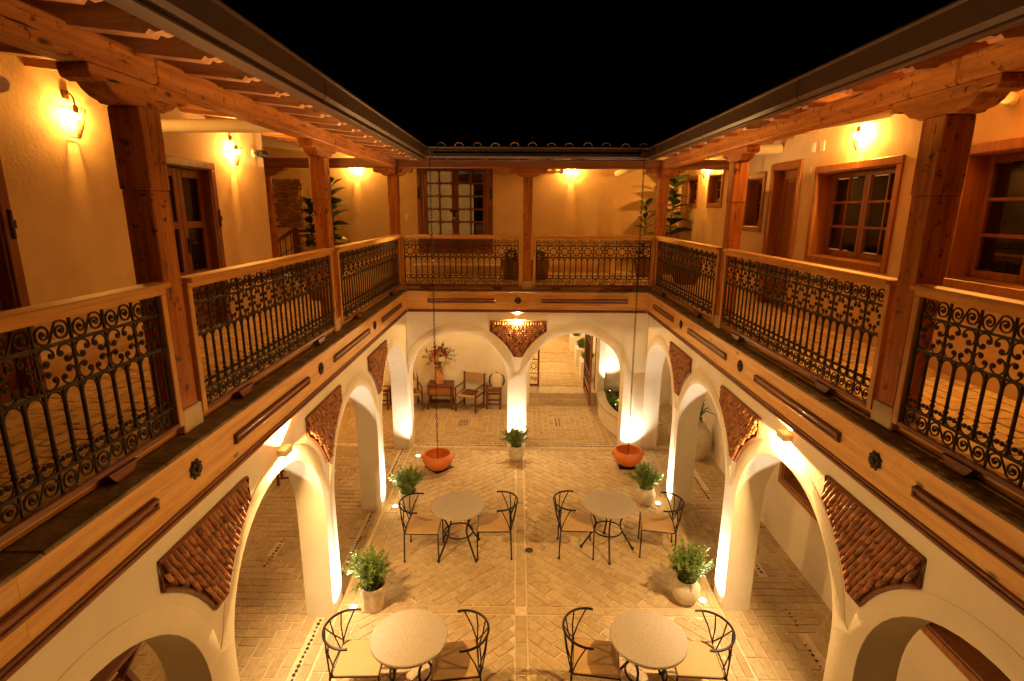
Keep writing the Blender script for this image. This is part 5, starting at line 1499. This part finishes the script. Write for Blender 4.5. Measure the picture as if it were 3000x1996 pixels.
def bush_pot(loc, label, r, h, hr, seed):
    t = thing('shrub_pot', label, 'potted plant', loc, 0, 'clipped shrubs in clay pots')
    MB().lathe([(0, 0), (r*.7, 0), (r*.74, .012), (r, h*.8), (r, h), (r*.9, h), (r*.86, h - .03), (0, h - .03)], seg=28).build('pot', POTDARK, t, local=True, smooth=True)
    rnd = random.Random(seed); mb = MB()
    for k in range(420):
        d = Vector((rnd.gauss(0, 1), rnd.gauss(0, 1), rnd.gauss(0, 1))).normalized(); c = Vector((0, 0, h + hr*.62)) + d*hr*rnd.uniform(.55, 1.02)
        u = d.cross(Vector((rnd.gauss(0, 1), rnd.gauss(0, 1), rnd.gauss(0, 1)))).normalized()*.014; v = (d + u*20).normalized()*.036
        mb.add([c - u, c + v*.5 - d*.004, c + u, c + v], [(0, 1, 2), (0, 2, 3)][:2])
    mb.build('foliage', BUSH, t, local=True, fix=False)
bush_pot((-.14, 11.75, ZF), 'dark rounded shrub in a clay pot left of the middle back post', .22, .42, .13, 1)
bush_pot((.47, 11.75, ZF), 'dark rounded shrub in a clay pot right of the middle back post', .22, .40, .13, 2)
t = thing('clay_jar', 'big brown clay jar standing behind the far left railing', 'jar', (-3.2, 8.9, ZF))
MB().lathe([(0, 0), (.2, 0), (.28, .15), (.31, .35), (.27, .55), (.2, .64), (.22, .68), (.19, .68), (.17, .64), (0, .6)], seg=28).build('body', POTDARK, t, local=True, smooth=True)
t = thing('clay_jar', 'big brown clay jar standing behind the far right railing', 'jar', (3.45, 11.2, ZF))
MB().lathe([(0, 0), (.2, 0), (.28, .15), (.31, .35), (.27, .55), (.2, .64), (.22, .68), (.19, .68), (.17, .64), (0, .6)], seg=28).build('body', POTDARK, t, local=True, smooth=True)
# stair railing going down behind the left gallery
t = thing('stair_railing', 'stair railing with a red-brown newel post in front of the bare bricks', 'railing', (-4.80, 11.9, ZF))
MB().box(-4.86, -4.74, 11.84, 11.96, ZF, 4.46, .008).build('newel', TRIM['z'], t)
legbox((-4.86, 11.9, 4.40), (-5.9, 11.9, 3.72), .07).build('handrail', TRIM['x'], t)
MB().box(-4.739, -4.0, 11.87, 11.93, 4.36, 4.42, .006).build('handrail', TRIM['x'], t)
for i in range(8):
    x = -4.92 - i*.12; MB().tube([(x, 11.9, 3.0), (x, 11.9, 4.36 - .65*(-4.86 - x) )], .01, 6).build('baluster', IRON, t)
for z in (3.35, 3.75, 4.05): legbox((-4.87, 11.9, z), (-5.9, 11.9, z - .68), .016).build('bar', IRON, t)
for i in range(4):
    inst('rosette', ROS, t, (.17 + .2*i, 0, .82)); inst('scroll', SCR_A, t, (.17 + .2*i, 0, .6))
for i in range(8): MB().tube([(-4.70 + i*.095, 11.9, ZF + .02), (-4.70 + i*.095, 11.9, 3.9)], .009, 6).build('baluster', IRON, t)
for z in (3.42, 3.9, 4.1): MB().box(-4.74, -4.0, 11.894, 11.906, z, z + .014).build('bar', IRON, t)
# plates, speakers, cameras
def plate(loc, rz, label, w_=.085, h_=.12, rocker=True):
    t = thing('switch_plate', label, 'switch', loc, rz, 'white plates on the gallery walls')
    MB().box(-w_/2, w_/2, .001, .012, -h_/2, h_/2, .003).build('plate', WHITE, t, local=True)
    if rocker: MB().box(-w_*.25, w_*.25, .0125, .018, -h_*.28, h_*.28, .003).build('rocker', WHITE, t, local=True)
plate((-2.63, BW, 4.68), PI, 'white light switch left of the tall glazed doors')
plate((RW, 7.76, 5.69), PI/2, 'white socket plate above the door, left one of two', .1, .13)
plate((RW, 7.54, 5.69), PI/2, 'white blank plate above the door, right one of two', .1, .13, False)
t = thing('paper_notice', 'small faded square notice between the door and the large curtained window', 'notice', (RW, 7.83, 5.34), PI/2)
MB().box(-.075, .075, .001, .006, -.1, .1).build('sheet', plain('faded_paper', (.62, .46, .28), .8, var=.1), t, local=True)
def speaker(loc, rz, label, heads=1, glow=0):
    t = thing('wall_spot', label, 'lamp', loc, rz, 'white cylinder lamps on the gallery walls')
    for k in range(heads):
        x = (k - (heads - 1)/2)*.19
        MB().lathe([(0, .16), (.045, .16), (.055, .15), (.055, 0), (0, 0)], seg=20).build('cylinder', WHITE, t, local=True, smooth=True)
        o = t.children[-1]; o.location = (x, .0, 0); o.rotation_euler = (-PI/2 + .0, 0, 0)
        o.location = (x, .06, 0)
        MB().tube([(x, .0, 0), (x, .07, 0)], .018, 8).build('arm', WHITE, t, local=True)
        if glow: lamp('glow', 'SPOT', t, (x, .235, 0), SCONCE_COL, glow, .04, spot_size=R(178), spot_blend=.2, rot=(PI/2 - R(8), 0, 0))
speaker((RW, 4.76, 5.73), PI/2 + R(40), 'white cylinder lamp on the right wall, cut by the right picture edge', 1, 190)
speaker((LW, 4.17, 5.69), -PI/2 - R(30), 'white cylinder lamp on the left wall, cut by the left picture edge')
speaker((.89, BW, 5.72), PI, 'pair of white cylinder lamps left of the back wall sconce', 2)
t = thing('security_camera', 'small dark security camera with white base at the corner of the left wall', 'camera', (LW, 8.14, 5.62), -PI/2)
MB().lathe([(0, .03), (.045, .025), (.06, 0)], seg=16).build('base', WHITE, t, local=True, smooth=True); t.children[-1].rotation_euler = (-PI/2, 0, 0)
MB().tube([(0, .02, 0), (0, .07, .0)], .015, 8).build('arm', BLACK, t, local=True)
MB().tube([(-.02, .08, .0), (-.15, .11, .0)], [.05, .052], 12).build('body', BLACK, t, local=True, smooth=True)
